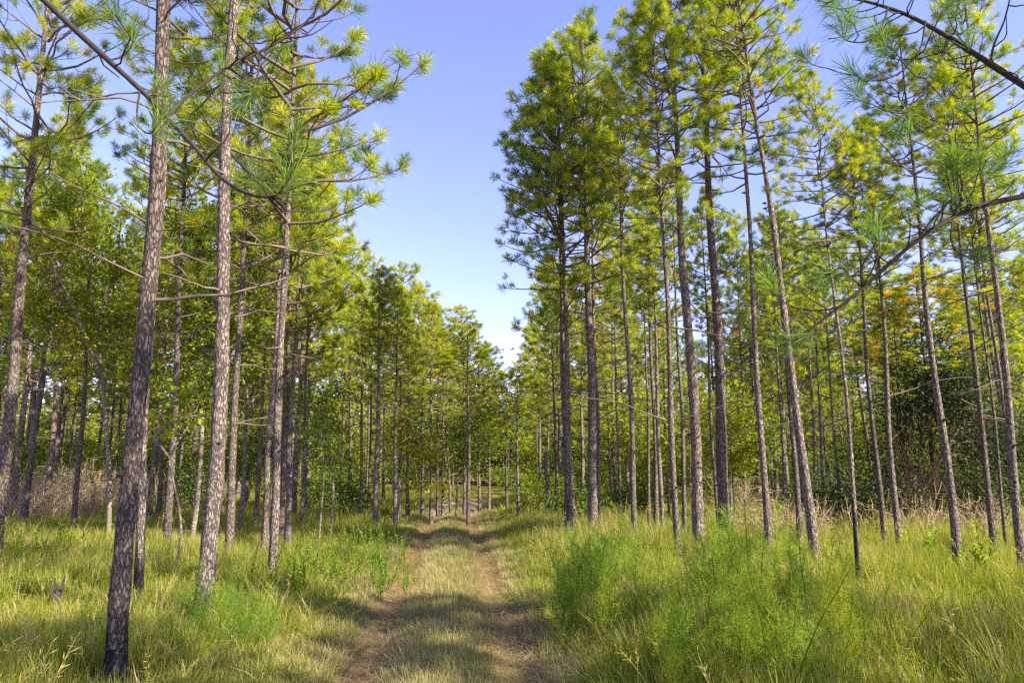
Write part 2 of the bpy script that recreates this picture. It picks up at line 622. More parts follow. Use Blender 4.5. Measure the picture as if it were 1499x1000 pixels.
def pine(base, top, H, hc, dia, label, group=None, lod=1, R=None, char=0.0, bend=0.0, name='pine_tree', rust=False, young=False, nd=None, seed=None):
    base = Vector(base)
    base.z = float(height(base.x, base.y))
    used_spots.append((base.x, base.y))
    ax = (Vector(top) - base).normalized() if top is not None else Vector((prand.gauss(0, 0.02), prand.gauss(0, 0.02), 1)).normalized()
    e = empty(name, base, label, 'tree', group)
    e.rotation_mode = 'QUATERNION'
    e.rotation_quaternion = Vector((0, 0, 1)).rotation_difference(ax)
    seed = seed if seed is not None else prand.randrange(10 ** 6)
    rs = random.Random(seed)
    if lod == 0 or (lod == 1 and top is not None):
        tr = obj('trunk', trunk_mesh(seed, H, dia / 2, base.y < 22 or lod == 0, char, hc, bend), e)
    else:
        k = seed % 6
        if k not in TRUNK_CACHE:
            TRUNK_CACHE[k] = trunk_mesh(k, 12.0, 0.08, False)
        tr = obj('trunk', TRUNK_CACHE[k], e)
        tr.scale = (dia / 0.16, dia / 0.16, H / 12.0)
    pool = CROWN_RUST if rust else CROWN_SUNLIT if young else (CROWN_HI, CROWN_MID, CROWN_LO)[lod]  # young picks the crowns with sunlight painted into their needle colour
    c = obj('crown', pool[rs.randrange(len(pool))], e)
    c.location = (0, 0, hc)
    R = R if R else 0.26 * (H - hc) + 0.25
    c.scale = (R / 2.3 * rs.uniform(0.82, 1.2), R / 2.3 * rs.uniform(0.82, 1.2), (H - hc) / 8.0)
    c.rotation_euler = (rs.gauss(0, 0.03), rs.gauss(0, 0.03), rs.random() * 6.28)
    if nd is None:
        nd = 0 if lod == 2 else rs.randint(3, 7)
    for k in range(rs.randint(5, 9) if lod == 0 else 0):
        zz = rs.uniform(1.2, hc)
        az = rs.random() * 6.28
        rr = dia / 2 * (1 - 0.9 * (zz / H) ** 1.25) * 0.93
        d = obj('branch_stub', STUB[rs.randrange(5)], e)
        d.location = (bend * math.sin(min(zz / hc, 1) * PI) + rr * math.cos(az), rr * math.sin(az), zz)
        d.rotation_euler = (0, 0, az)
    for k in range(nd):
        zz = rs.uniform(min(2.2, hc * 0.5), hc + 0.3)
        d = obj('dead_branch', DEAD[rs.randrange(len(DEAD))], e)
        bx = bend * math.sin(min(zz / hc, 1) * PI)
        d.location = (bx, 0, zz)
        d.rotation_euler = (0, 0, rs.random() * 6.28)
        s = rs.uniform(0.7, 1.3)
        d.scale = (s, s, s)
    return e


def hgt(py, Y):
    return at_depth(750, py, Y).z


# base px, base py, upper px, upper py, dia px, height (m, or -pixel row of the top), crown base (same), label, extras
CAT = [
    # left of the track
    (-8, 815, 70, 0, 18, 14.5, 6.6, 'pale sunlit pine trunk cut by the left edge of the view', dict(lod=0)),
    (109, 775, 125, 500, 8, 10.5, 6.0, 'thin dark pine standing in front of the brown brush on the left', {}),
    (40, 745, 57, 500, 8, 10.5, 5.6, 'dark slim pine nearest the left edge, rising behind the brown brush', {}),
    (66, 757, 87, 500, 9, 12.0, 6.0, 'left of two pale pines close together behind the brown brush', {}),
    (79, 740, 97, 500, 8, 11.5, 6.0, 'right of two pale pines close together behind the brown brush', {}),
    (170, 975, 235, 0, 28, 15.0, 8.6, 'closest thick pine with rough dark bark at the lower left, nearest the camera', dict(lod=0, char=0.5, bend=0.03)),
    (203, 862, 248, 0, 12.5, 14.0, 8.0, 'slender leaning pine with blackened base just right of the closest thick pine', dict(lod=0, char=0.9)),
    (298, 893, 341, 0, 24, 15.0, 8.8, 'second thick rough barked pine from the left, sunlit in patches, beside the feathery weeds', dict(lod=0, char=0.25, bend=0.05)),
    (399, 832, 435, 0, 12.5, 14.5, 5.6, 'pale pine left of the track with a bare dead limb reaching toward the sky', dict(lod=0, R=2.6)),
    (335, 811, 366, 170, 12, 13.0, 5.2, 'dark rough pine just right of the second thick pine', {}),
    (388, 792, 417, 240, 9, 12.0, 5.0, 'sunlit slim pine close behind the pale pine left of the track', {}),
    (374, 768, 389, 500, 7, 11.0, 5.5, 'thin shadowed pine left of the sunlit slim pine', {}),
    (412, 782, 422, 500, 8, 11.0, 6.0, 'mottled pine half hidden behind the pale pine left of the track', {}),
    (421, 787, 433, 500, 9, 12.0, 5.6, 'dark pine right of the pale pine, beside the leafy sapling', {}),
    (441, 768, 447, 600, 6, 9.5, 5.0, 'thin straight dark pine behind the leafy sapling left of the track', {}),
    (245, 797, 260, 480, 11, 12.0, 6.6, 'half lit pine behind the crooked bare sapling', {}),
    (232, 757, 244, 500, 6, 11.0, 6.0, 'thin dark pine between the blackened slender pine and the crooked sapling', {}),
    (196, 752, 213, 600, 7, 10.0, 6.0, 'light brown pine trunk showing behind the blackened slender pine', {}),
    (278, 745, 288, 560, 6, 10.0, 5.0, 'thin pine seen through the gap left of the second thick pine', {}),
    (325, 752, 333, 560, 6, 10.0, 5.0, 'thin pale pine far behind the dark rough pine', {}),
    (352, 775, 362, 560, 6, 10.0, 5.2, 'slim pine between the dark rough pine and the thin shadowed pine', {}),
    (550, 771, 554, 520, 8.5, -395, -560, 'straightest pine beside the left of the track, pale below and the tallest there', {}),
    (528, 757, 531, 560, 6, -440, -590, 'slim dark pine left of the straightest trackside pine', {}),
    (541, 745, 543, 560, 5, -450, -590, 'thin pine tucked between two trackside pines on the left', {}),
    (578, 766, 580, 600, 6, -420, -600, 'pale pine behind the low spreading sapling left of the track', {}),
    (584, 757, 586, 600, 5, -430, -600, 'thin pine touching the pale pine behind the spreading sapling', {}),
    (561, 742, 562, 600, 4.5, -470, -610, 'thin pine in the gap left of the spreading sapling', {}),
    (631, 757, 632, 560, 5.5, -440, -575, 'dark straight pine left of where the track ends', {}),
    (648, 750, 650, 600, 4, -490, -610, 'upright thin pale pine left of the track end', {}),
    (660, 748, 652, 620, 4, -500, -620, 'leaning thin pale pine crossing the upright one at the track end', {}),
    (686, 762, 684, 500, 6, -448, -590, 'dark pine standing exactly where the track disappears', dict(R=1.6)),
    (680, 748, 679, 560, 4.5, -470, -600, 'thin pine just left of the pine where the track disappears', {}),
    (641, 747, 641, 560, 4.5, -446, -640, 'full crowned pine standing left behind the track end', dict(R=1.9)),
    (702, 744, 701, 560, 4.5, -478, -650, 'full crowned pine right behind the pine where the track disappears', dict(R=1.7)),
    (716, 742, 715, 560, 4, -505, -655, 'lower pine right of the track end below the gap of sky', dict(R=1.6)),
    (742, 742, 741, 560, 4, -545, -665, 'lowest pine at the track end straight under the gap of sky', dict(R=1.4)),
    (618, 748, 619, 560, 5, -418, -620, 'full crowned pine left of the dark straight pine near the track end', dict(R=2.0)),
    (597, 752, 599, 560, 5, -392, -610, 'tall full crowned pine above the low spreading sapling', dict(R=2.0)),
    (759, 755, 757, 560, 5, -538, -625, 'short crowned pine right of the track end with rusty tips', dict(rust=True, R=1.3)),
    # right of the track
    (816, 759, 811, 600, 5.5, -430, -620, 'thin pine between the broken snag and the twin pines', {}),
    (831, 781, 822, 400, 10, -75, -470, 'left trunk of the twin pines right of the track', dict(R=2.25)),
    (839, 782, 826, 400, 10, -110, -500, 'right paler trunk of the twin pines right of the track', dict(R=1.9)),
    (869, 787, 858, 300, 14.5, -35, -430, 'thick straight pine right of the twin pines, its crown out over the track', dict(R=2.2, lod=0)),
    (877, 780, 868, 400, 7, -150, -460, 'pine half hidden behind the thick straight pine right of the twins', {}),
    (930, 793, 912, 380, 9, -110, -400, 'slim dark pine alone between the thick straight pine and the next thick pair', {}),
    (993, 816, 972, 380, 10.5, -5, -330, 'dark slender pine leaning left, just left of the brown thick pine', dict(lod=0)),
    (1025, 808, 986, 110, 17, 13.8, 8.0, 'thick brown pine with patches of sun on its bark right of the slender leaning pine', dict(lod=0, char=0.3)),
    (1063, 806, 1026, 0, 17, 14.8, 8.2, 'thick grey pine with branch knots, second of the thick pair right of the track', dict(lod=0)),
    (1126, 815, 1083, 120, 10.5, 12.8, 7.6, 'rugged slim pine rising from pale dead twigs right of the thick grey pine', dict(lod=0)),
    (1195, 833, 1090, 60, 14, 12.2, 7.9, 'strongly leaning pine with sun along its right side, behind the feathery green weeds', dict(lod=0, bend=0.06)),
    (1257, 852, 1225, 500, 7, 8.0, 5.2, 'very thin pine with a burnt black foot standing in the grass on the right', dict(lod=0, char=1.1, R=1.1, bend=0.04)),
    (1295, 804, 1268, 480, 8, -195, -430, 'left of two slim pines in front of the dark thicket', dict(lod=0)),
    (1317, 802, 1292, 480, 9, -175, -400, 'right of two slim pines in front of the dark thicket', dict(lod=0)),
    (1402, 824, 1328, 160, 12, -35, -330, 'bluish pine leaning left across the middle of the dark thicket', dict(lod=0)),
    (1457, 815, 1405, 340, 9, -70, -330, 'slim pine between the bluish leaning pine and the right edge of the view', dict(lod=0)),
    (1498, 832, 1430, 170, 12, 11.5, 7.0, 'dark blue grey pine at the right edge of the view', dict(lod=0)),
    (1490, 803, 1453, 500, 7, -130, -420, 'brown crooked pine just behind the pine at the right edge', dict(bend=0.05)),
    (1474, 806, 1440, 500, 5, -200, -450, 'whip thin pine in the gap left of the brown crooked pine', {}),
    (961, 773, 953, 500, 7.5, -260, -480, 'left of a close dark pair of pines behind the slim lone pine', {}),
    (970, 777, 960, 500, 7, -280, -480, 'right of a close dark pair of pines behind the slim lone pine', {}),
    (951, 769, 946, 560, 5, -350, -520, 'thin pine left of the close dark pair', {}),
    (1003, 778, 993, 520, 6.5, -250, -470, 'sunlit thin pine seen between the slender leaning and the thick brown pine', {}),
    (908, 763, 902, 540, 5, -330, -560, 'thin pine with yellow tufts left of the slim lone pine', dict(rust=True)),
    (901, 753, 897, 560, 5, -400, -560, 'fainter thin pine left of the yellow tufted one', {}),
    (1171, 791, 1157, 580, 9, -300, -470, 'grey pine standing behind the foot of the strongly leaning pine', {}),
    (1150, 772, 1140, 560, 6, -330, -520, 'thin dark pine left of the grey pine behind the leaning pine', {}),
    (1207, 745, 1200, 600, 6, -330, -520, 'brown pine in the woods right of the strongly leaning pine', {}),
    (1196, 742, 1189, 600, 5, -360, -520, 'thin brown pine left of its brown neighbour behind the leaning pine', {}),
    (1231, 772, 1216, 560, 4.5, -350, -540, 'very slim pine left of the burnt foot pine', {}),
    (1053, 792, 1040, 560, 6, -280, -480, 'dark thin pine hidden along the left side of the thick grey pine', {}),
    (1330, 770, 1312, 520, 7, -430, -590, 'second pine with orange dying needles, left over the dark thicket', dict(rust=True, R=1.9)),
    (1375, 775, 1352, 520, 7, -400, -560, 'pine with orange dying needles above the dark thicket', dict(rust=True, R=2.2)),
]
for (bx, by, tx, ty, w, H, hc, label, kw) in CAT:
    b = on_ground(bx, by) * ((CAMH - 0.22) / CAMH)      # the pixel row is where the trunk leaves the grass, about a hand above the soil
    if H > 0:
        H *= 0.9
    if hc > 0:
        hc *= 0.88
    if H < 0:
        H = hgt(-H, b.y)
    if hc < 0:
        hc = hgt(-hc, b.y)
    dist = b.y * cp - CAMH * sp
    kw = dict(kw)
    kw.setdefault('lod', 1)
    kw.setdefault('young', by < 772 and bx < 780 and bx > 500)  # pines toward the track end get the sun-brightened needle tint
    pine(b, at_depth(tx, ty, b.y), H, hc, w / F * dist, label, 'pines along the forest track', **kw)

# ---- the woods further back, both sides
wr = random.Random(23)


def free(x, y, dmin):
    return all((x - a) ** 2 + (y - b) ** 2 > dmin * dmin for a, b in used_spots)


def wood(count, ylo, yhi, side, label, group, lod, dmin, hr=(10.5, 13.5), gap=3.6):
    n = 0
    tries = 0
    while n < count and tries < 8000:
        tries += 1
        y = ylo + (yhi - ylo) * wr.random() ** 0.8
        x = wr.uniform(-0.80, 0.80) * y
        px = float(pathx(min(y, 48)))
        d = x - px
        if side * d < 0 or (abs(d) < gap and y < 46):
            continue
        if abs(d) < 2.0:
            continue
        if not free(x, y, dmin):
            continue
        H = wr.uniform(*hr)
        pine((x, y, 0), None, H, H * wr.uniform(0.30, 0.46), wr.uniform(0.11, 0.2), label, group, lod, nd=0 if lod == 2 else 2, young=abs(d) < 9 and y < 60)  # young here: crowns near the track, needles tinted brighter as if sunlit
        n += 1


wood(10, 19, 26, -1, 'mid sized pine among the leafy oaks on the left', 'pines among the oaks on the left', 1, 1.5, (11, 13.5), 4.6)
wood(34, 24, 40, -1, 'slim pine in the middle distance of the woods left of the track', 'middle distance pines left of the track', 1, 1.7)
wood(38, 24, 40, 1, 'slim pine in the middle distance of the woods right of the track', 'middle distance pines right of the track', 1, 1.7, (9.0, 12.0))
wood(58, 40, 80, -1, 'far thin pine deep in the woods left of the track', 'far pines left of the track', 2, 1.8, (10, 13.5))
wood(62, 40, 80, 1, 'far thin pine deep in the woods right of the track', 'far pines right of the track', 2, 1.8, (10, 13))
# pines just outside the view on the sun's side: they shade the track
ro = random.Random(4)
k = 0
while k < 12:
    near = k < 7
    x, y = (ro.uniform(4.3, 12), ro.uniform(-7, 4.5)) if near else (ro.uniform(10, 22), ro.uniform(-9, 9))
    if x < 0.78 * max(y, 0) + 3.4 or not free(x, y, 1.9):
        continue
    H = ro.uniform(8.3, 10.3)
    pine((x, y, 0), None, H, H * 0.40, ro.uniform(0.14, 0.2), 'unseen pine added beyond the right edge to shade the right boughs', 'pines beyond the right edge', 1, nd=0,
         R=ro.uniform(1.1, 1.7))
    k += 1

for x, y in ((8.0, 3.0),):  # unseen pine, added to throw shade on the upper right boughs
    pine((x, y, 0), None, 9.0, 5.0, 0.18, 'unseen pine added beyond the right edge to shade the right boughs', 'pines beyond the right edge', 1, nd=0, R=1.25)
# ------------------------------------------------------------------ broken snag
b = on_ground(803, 771)
b.z = float(height(b.x, b.y))
mb = MB()
zz = np.linspace(-0.2, hgt(664, b.y), 26)
r_ = np.random.default_rng(3)
mb.tube(np.stack([-0.02 * zz, 0 * zz, zz], 1), 0.085 - 0.012 * zz / zz[-1], 12, 0, 0.5, 1 + 0.05 * r_.normal(size=(26, 12)), cap=False)
sn = empty('tree_snag', b, 'short broken dead trunk without crown right of the track', 'tree')
obj('trunk', mb.mesh('snag', [BARK]), sn)
mb = MB()
for k in range(7):
    a = k * 0.9
    p = np.array([0.05 * math.cos(a) - 0.02 * zz[-1], 0.05 * math.sin(a), zz[-1] - 0.05])
    mb.tube([p, p + np.array([0, 0, 0.06 + 0.12 * r_.random()])], [0.024, 0.004], 5, 0, 0.5)
obj('splintered_top', mb.mesh('snag_top', [TWIG]), sn)


# ------------------------------------------------------------------ overhanging boughs on pines standing just out of view
def px_path(pts):
    return np.array([at_depth(px, py, Y) for px, py, Y in pts])


def smooth(P, k=5):
    """Catmull-Rom"""
    P = np.asarray(P, float)
    Q = np.vstack([2 * P[0] - P[1], P, 2 * P[-1] - P[-2]])
    out = []
    for i in range(1, len(Q) - 2):
        for t in np.linspace(0, 1, k, endpoint=False):
            a, b_, c, d = Q[i - 1], Q[i], Q[i + 1], Q[i + 2]
            out.append(0.5 * (2 * b_ + (c - a) * t + (2 * a - 5 * b_ + 4 * c - d) * t * t + (3 * b_ - a - 3 * c + d) * t ** 3))
    out.append(P[-1])
    return np.array(out)


def bough(parent, origin, limbs, seed, twigs=0):
    """limbs: list of (points, r0, r1, tufted)"""
    r = np.random.default_rng(seed)
    mb = MB()
    spots = []
    o = np.array(origin)
    for pts, r0, r1, tufted, ntw in limbs:
        P = smooth(np.array(pts)) - o
        mb.tube(P, np.linspace(r0, r1, len(P)), 8 if r0 > 0.012 else 6, 0, 0.35, 1 + 0.06 * r.normal(size=(len(P), 8 if r0 > 0.012 else 6)), cap=False)
        if tufted:
            e, d = lerp_path(P, 1.0)
            d = d / np.linalg.norm(d)
            spots.append((e, d + np.array([0, 0, 0.25]), r.uniform(0.0, 0.2), 1.15))  # low tint on all bough tufts: shade painted into the needle colour
        for k in range(ntw):
            p, d = lerp_path(P, r.uniform(0.2, 0.97))
            az = math.atan2(d[1], d[0]) + r.choice([-1, 1]) * r.uniform(0.5, 1.3)
            Q = curve_pts(p, az, rad(r.uniform(-45, 20)), r.uniform(0.25, 0.6), r, 1.1, 7, 0.12)
            mb.tube(Q, np.linspace(0.006, 0.003, 7), 5, 0, 0.4)
            if r.random() < tufted:
                e, d = lerp_path(Q, 1.0)
                spots.append((e, d, r.uniform(0.0, 0.2), r.uniform(0.9, 1.1)))  # twig tufts take the same shade-darkened tint
    bo = obj('bough', mb.mesh('bough', [LIMB_SHADE_KNOT]), parent)
    if spots:
        mb2 = MB()
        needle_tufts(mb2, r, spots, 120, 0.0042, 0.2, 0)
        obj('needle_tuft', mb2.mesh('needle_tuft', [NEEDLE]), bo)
    return bo


def offpine(x, y, H, hc, dia, label, seed):
    e = pine((x, y, 0), (x, y, 10), H, hc, dia, label, None, 0, seed=seed, nd=0, name='pine_tree')
    e.rotation_quaternion = (1, 0, 0, 0)
    return e, np.array(e.location)


e, o = offpine(-3.7, 3.7, 13.5, 7.5, 0.18, 'pine out of view on the left whose forked dark bough hangs across the upper left', 71)
start = np.array([-3.7, 3.7, 5.75])
main = np.vstack([start, px_path([(10, -60, 3.9), (70, 5, 4.0), (150, 80, 4.05), (205, 130, 4.1), (245, 172, 4.1), (285, 215, 4.0), (322, 258, 3.9),
                                  (365, 284, 3.8), (402, 286, 3.75), (424, 262, 3.7)])])
fork = px_path([(245, 172, 4.1), (275, 140, 4.2), (330, 100, 4.3), (390, 70, 4.4), (432, 45, 4.45), (462, 15, 4.5), (480, -25, 4.5)])
dr = px_path([(355, 85, 4.33), (375, 75, 4.3), (380, 95, 4.2), (372, 125, 4.15), (355, 150, 4.1)])
lo = px_path([(205, 130, 4.1), (201, 160, 4.05), (203, 185, 4.0), (220, 195, 3.95), (232, 180, 3.9)])
up = px_path([(160, 88, 4.05), (178, 82, 4.1), (192, 68, 4.1), (194, 55, 4.1)])
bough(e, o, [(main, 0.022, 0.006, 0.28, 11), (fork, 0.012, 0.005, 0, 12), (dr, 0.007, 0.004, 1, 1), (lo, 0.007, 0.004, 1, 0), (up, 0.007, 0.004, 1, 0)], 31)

e, o = offpine(4.9, 4.9, 13, 7.5, 0.2, 'pine out of view on the right whose two dark boughs reach into the upper right', 72)
m1 = np.vstack([[4.9, 4.9, 3.9], px_path([(1600, 190, 5.0), (1499, 125, 5.0), (1445, 90, 5.0), (1390, 55, 5.05), (1330, 22, 5.1), (1270, 2, 5.1), (1215, -8, 5.1)])])
d1 = px_path([(1400, 60, 5.05), (1385, 75, 5.0), (1360, 110, 4.95), (1335, 150, 4.9), (1322, 180, 4.9)])
d2 = px_path([(1300, 10, 5.1), (1290, 40, 5.0), (1268, 60, 5.0), (1238, 58, 5.0), (1233, 40, 5.0)])
d3 = px_path([(1450, 92, 5.0), (1455, 65, 5.0), (1470, 30, 4.95), (1480, -10, 4.9)])
d4 = px_path([(1355, 30, 5.05), (1345, 75, 5.0), (1310, 110, 5.0), (1270, 118, 5.0), (1250, 108, 5.0)])
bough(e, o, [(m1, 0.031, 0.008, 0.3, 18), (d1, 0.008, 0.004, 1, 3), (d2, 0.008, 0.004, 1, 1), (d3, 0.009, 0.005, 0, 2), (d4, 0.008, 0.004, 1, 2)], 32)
m2 = np.vstack([[4.9, 4.9, 2.75], px_path([(1580, 278, 5.0), (1499, 287, 4.9), (1440, 300, 4.8), (1395, 318, 4.75), (1345, 350, 4.7), (1300, 388, 4.6),
                                           (1255, 428, 4.55), (1215, 460, 4.5), (1165, 497, 4.5)])])
d5 = px_path([(1345, 350, 4.7), (1362, 325, 4.7), (1385, 300, 4.7), (1425, 260, 4.75), (1450, 248, 4.75)])
d6 = px_path([(1262, 420, 4.55), (1245, 405, 4.5), (1232, 392, 4.5), (1215, 400, 4.5)])
d7 = px_path([(1395, 318, 4.75), (1392, 350, 4.65), (1405, 372, 4.6), (1430, 375, 4.6)])
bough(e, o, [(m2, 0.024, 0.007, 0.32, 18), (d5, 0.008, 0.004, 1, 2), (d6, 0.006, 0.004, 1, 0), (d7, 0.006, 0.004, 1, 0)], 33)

# bare dead limb of the pale pine, reaching over the sky gap
for o_ in bpy.data.objects:
    if o_.get('label', '').startswith('pale pine left of the track'):
        pale = o_
bpy.context.view_layer.update()
inv = pale.matrix_world.inverted()
Y9 = pale.location.y
mb = MB()
r_ = np.random.default_rng(8)
for pts, r0 in (([(428, 215, 0), (460, 185, .2), (500, 150, .3), (545, 112, .4), (580, 90, .5), (618, 73, .5)], 0.028),
                ([(500, 150, .3), (510, 135, .3), (540, 128, .4), (560, 118, .4), (590, 96, .4)], 0.012),
                ([(430, 160, 0), (470, 128, .1), (520, 108, .2), (560, 92, .2), (578, 72, .2)], 0.02),
                ([(545, 112, .4), (560, 85, .4), (572, 66, .4)], 0.008),
                ([(505, 146, .3), (507, 120, .3), (515, 100, .3)], 0.008)):
    P = smooth(np.array([at_depth(px, py, Y9 + dy) for px, py, dy in pts]), 4)
    P = np.array([inv @ Vector(p) for p in P])
    P = P + 0.012 * r_.normal(size=P.shape) * np.linspace(0, 1, len(P))[:, None]
    mb.tube(P, np.linspace(r0, 0.005, len(P)), 6, 0, 0.5)
    for k in range(4):
        p, d = lerp_path(P, r_.uniform(0.4, 1))
        Q = p + np.outer(np.linspace(0, 1, 4), d / np.linalg.norm(d) * 0.15 + r_.normal(size=3) * 0.14)
        mb.tube(Q, np.linspace(0.005, 0.003, 4), 3, 0, 0.5)
obj('dead_limb', mb.mesh('dead_limb', [LIMB]), pale)


# ------------------------------------------------------------------ broadleaf trees, saplings and shrubs
def leafy(seed, blobs, stems, leaf=0.075, per=70, mat=LEAF, clumps=40, spread=0.32, bark=BARK_GREY, tmean=0.45, tsd=0.2, r0=0.05):
    """trunk mesh and crown mesh. blobs: (cx,cy,cz,rx,ry,rz); stems: list of point lists"""
    r = np.random.default_rng(seed)
    tb, cb = MB(), MB()
    nodes = []
    for P in stems:
        P = smooth(np.array(P, float), 4)
        tb.tube(P, np.linspace(r0, r0 * 0.3, len(P)), 9, 0, 0.5, 1 + 0.05 * r.normal(size=(len(P), 9)), cap=False)
        nodes += [p for p in P[len(P) // 3:]]
    nodes = np.array(nodes)
    w = np.array([b_[3] * b_[4] * b_[5] for b_ in blobs]) ** 0.7
    w = w / w.sum()
    for c in range(clumps):
        b_ = blobs[r.choice(len(blobs), p=w)]
        v = r.normal(size=3)
        v /= np.linalg.norm(v)
        v *= r.random() ** 0.45
        p = np.array(b_[:3]) + v * np.array(b_[3:])
        dn = np.linalg.norm(nodes - p, axis=1) + 0.5 * np.clip(nodes[:, 2] - p[2], 0, None)
        q = nodes[np.argmin(dn)]
        mid = (p + q) / 2 + r.normal(size=3) * 0.10 + np.array([0, 0, 0.08])
        tb_P = smooth(np.array([q, mid, p]), 4)
        cb.tube(tb_P, np.linspace(max(0.006, r0 * 0.25), 0.004, len(tb_P)), 4, 0, 0.5, cap=False)
        n = int(per * r.uniform(0.5, 1.4))
        sprd = spread * r.uniform(0.6, 1.3)
        C = p + r.normal(size=(n, 3)) * np.array([sprd, sprd, sprd * 0.5])
        d = r.normal(size=(n, 3)) * 0.7 + (C - q) / (np.linalg.norm(C - q, axis=1)[:, None] + 1e-6)
        d[:, 2] -= 0.25
        d /= np.linalg.norm(d, axis=1)[:, None]
        s = np.cross(d, r.normal(size=(n, 3)) * 0.6 + np.array([0, 0, 1.0]))
        s /= np.linalg.norm(s, axis=1)[:, None] + 1e-9
        L = leaf * r.uniform(0.7, 1.4, n)[:, None]
        W = L * 0.27
        nn = np.cross(d, s)
        V = np.stack([C, C + d * L * 0.5 + s * W + nn * L * 0.1, C + d * L, C + d * L * 0.5 - s * W + nn * L * 0.1], 1).reshape(-1, 3)
        t = np.clip(r.normal(tmean + 0.12 * r.normal(), tsd, n), 0, 1)
        cb.add(V, np.arange(4 * n).reshape(n, 4), 1, t)
    return tb.mesh('leafy_trunk', [bark]), cb.mesh('leafy_crown', [LIMB, mat])


def place_leafy(name, meshes, base, label, cat, group=None, s=1.0, rz=0.0, part=('trunk', 'crown')):
    base = Vector(base)
    base.z = float(height(base.x, base.y))
    e = empty(name, base, label, cat, group)
    e.scale = (s, s, s)
    e.rotation_euler = (0, 0, rz)
    obj(part[0], meshes[0], e)
    obj(part[1], meshes[1], e)
    used_spots.append((base.x, base.y))
    return e


def px_blob(b, Y, x0, x1, y0, y1):
    a, c = at_depth(x0, y0, Y), at_depth(x1, y1, Y)
    m = (a + c) / 2 - Vector(b)
    rx, rz = abs(c.x - a.x) / 2, abs(c.z - a.z) / 2
    return (m.x, m.y, m.z, rx, rx, rz)


def px_leafy(name, base_px, Y, blobs, stem_pts, label, cat, **kw):
    """a broadleaf plant standing Y metres out; its crown masses in real size round its own stem"""
    b = at_depth(base_px, 700, Y)
    b.z = float(height(b.x, b.y))
    bl = [px_blob(b, Y, *q) for q in blobs]
    st = [[(at_depth(px, py, Y + dy) - b) if py is not None else Vector((0, 0, -0.1)) for px, py, dy in P] for P in stem_pts]
    return place_leafy(name, leafy(kw.pop('seed'), bl, st, **kw), b, label, cat)


G_ = None
px_leafy('oak_tree', 168, 16.5, [(50, 150, 235, 330), (90, 195, 300, 420), (40, 140, 380, 520), (110, 190, 430, 560), (60, 120, 290, 400)],
         [[(168, None, 0), (160, 700, 0), (150, 560, .1), (135, 420, .2), (120, 300, .1)], [(150, 560, .1), (120, 480, -.3), (85, 400, -.3)],
          [(142, 480, .1), (170, 400, .5), (175, 340, .5)]],
         'young oak with yellow green leaves behind the closest thick pine', 'tree', seed=1, clumps=115, per=100, r0=0.06, spread=0.3, tmean=0.54, leaf=0.09)
px_leafy('oak_tree', 287, 15.5, [(255, 330, 270, 400), (320, 405, 300, 420), (250, 340, 400, 520), (330, 410, 420, 560), (230, 320, 520, 620)],
         [[(287, None, 0), (292, 700, 0), (300, 560, .1), (318, 420, .3), (320, 320, .2)], [(296, 600, .1), (340, 520, -.3), (375, 430, -.3)],
          [(305, 520, .1), (270, 440, .5), (280, 340, .5)]],
         'young oak with yellow green leaves behind the second thick pine', 'tree', seed=2, clumps=125, per=100, r0=0.06, spread=0.3, tmean=0.54, leaf=0.09)
px_leafy('oak_sapling', 258, 10.8, [(250, 290, 600, 640), (215, 250, 600, 640), (255, 300, 560, 600)],
         [[(258, None, 0), (264, 800, 0), (262, 745, 0), (250, 690, 0), (249, 670, 0), (262, 645, .1), (280, 615, .2), (292, 590, .2)],
          [(249, 672, 0), (236, 655, -.1), (225, 644, -.2), (232, 632, -.2), (262, 615, -.2), (300, 606, -.1)]],
         'crooked bare stemmed sapling with a forked pale limb between two thick pines', 'tree', seed=3, clumps=16, per=26, r0=0.022, spread=0.16, tmean=0.6, leaf=0.09)
px_leafy('oak_sapling', 487, 16.5, [(425, 520, 545, 620), (440, 530, 590, 660), (455, 520, 640, 700)],
         [[(487, None, 0), (488, 720, 0), (484, 660, 0), (478, 600, 0), (470, 550, 0)], [(486, 690, 0), (465, 640, .2), (445, 590, .2)]],
         'dark leafed sapling left of the track with a thin bare stem', 'tree', seed=4, clumps=46, per=60, r0=0.03, spread=0.24, tmean=0.3, tsd=0.16)
px_leafy('oak_sapling', 470, 15.0, [(452, 492, 640, 700), (455, 490, 600, 650)],
         [[(470, None, 0), (471, 740, 0), (474, 690, 0), (470, 630, 0)]],
         'small forked sapling in the grass beside the dark leafed sapling', 'tree', seed=5, clumps=14, per=34, r0=0.025, spread=0.18, tmean=0.35)
px_leafy('oak_sapling', 584, 21, [(575, 650, 640, 680), (585, 655, 690, 725), (560, 620, 600, 660)],
         [[(584, None, 0), (585, 730, 0), (596, 690, 0), (610, 650, 0)], [(588, 720, 0), (615, 708, 0), (640, 705, 0)]],
         'low spreading sapling with flat yellow green sprays left of the track', 'tree', seed=6, clumps=44, per=60, r0=0.03, spread=0.26, tmean=0.55, leaf=0.09)
px_leafy('oak_sapling', 668, 24, [(640, 700, 600, 680), (660, 725, 590, 660), (645, 715, 660, 700)],
         [[(668, None, 0), (669, 720, 0), (672, 670, 0), (680, 610, 0)]],
         'dark stemmed leafy sapling standing in the middle of the track end', 'tree', seed=7, clumps=55, per=60, r0=0.04, spread=0.34, tmean=0.4, leaf=0.09)
px_leafy('oak_sapling', 1075, 22, [(1020, 1100, 570, 640), (1050, 1120, 620, 690), (1030, 1080, 640, 690)],
         [[(1075, None, 0), (1074, 720, 0), (1070, 660, 0), (1060, 600, 0)]],
         'yellow green leafy sapling seen between the thick grey pine and the rugged slim pine', 'tree', seed=8, clumps=60, per=60, r0=0.04, spread=0.34, tmean=0.55, leaf=0.09)
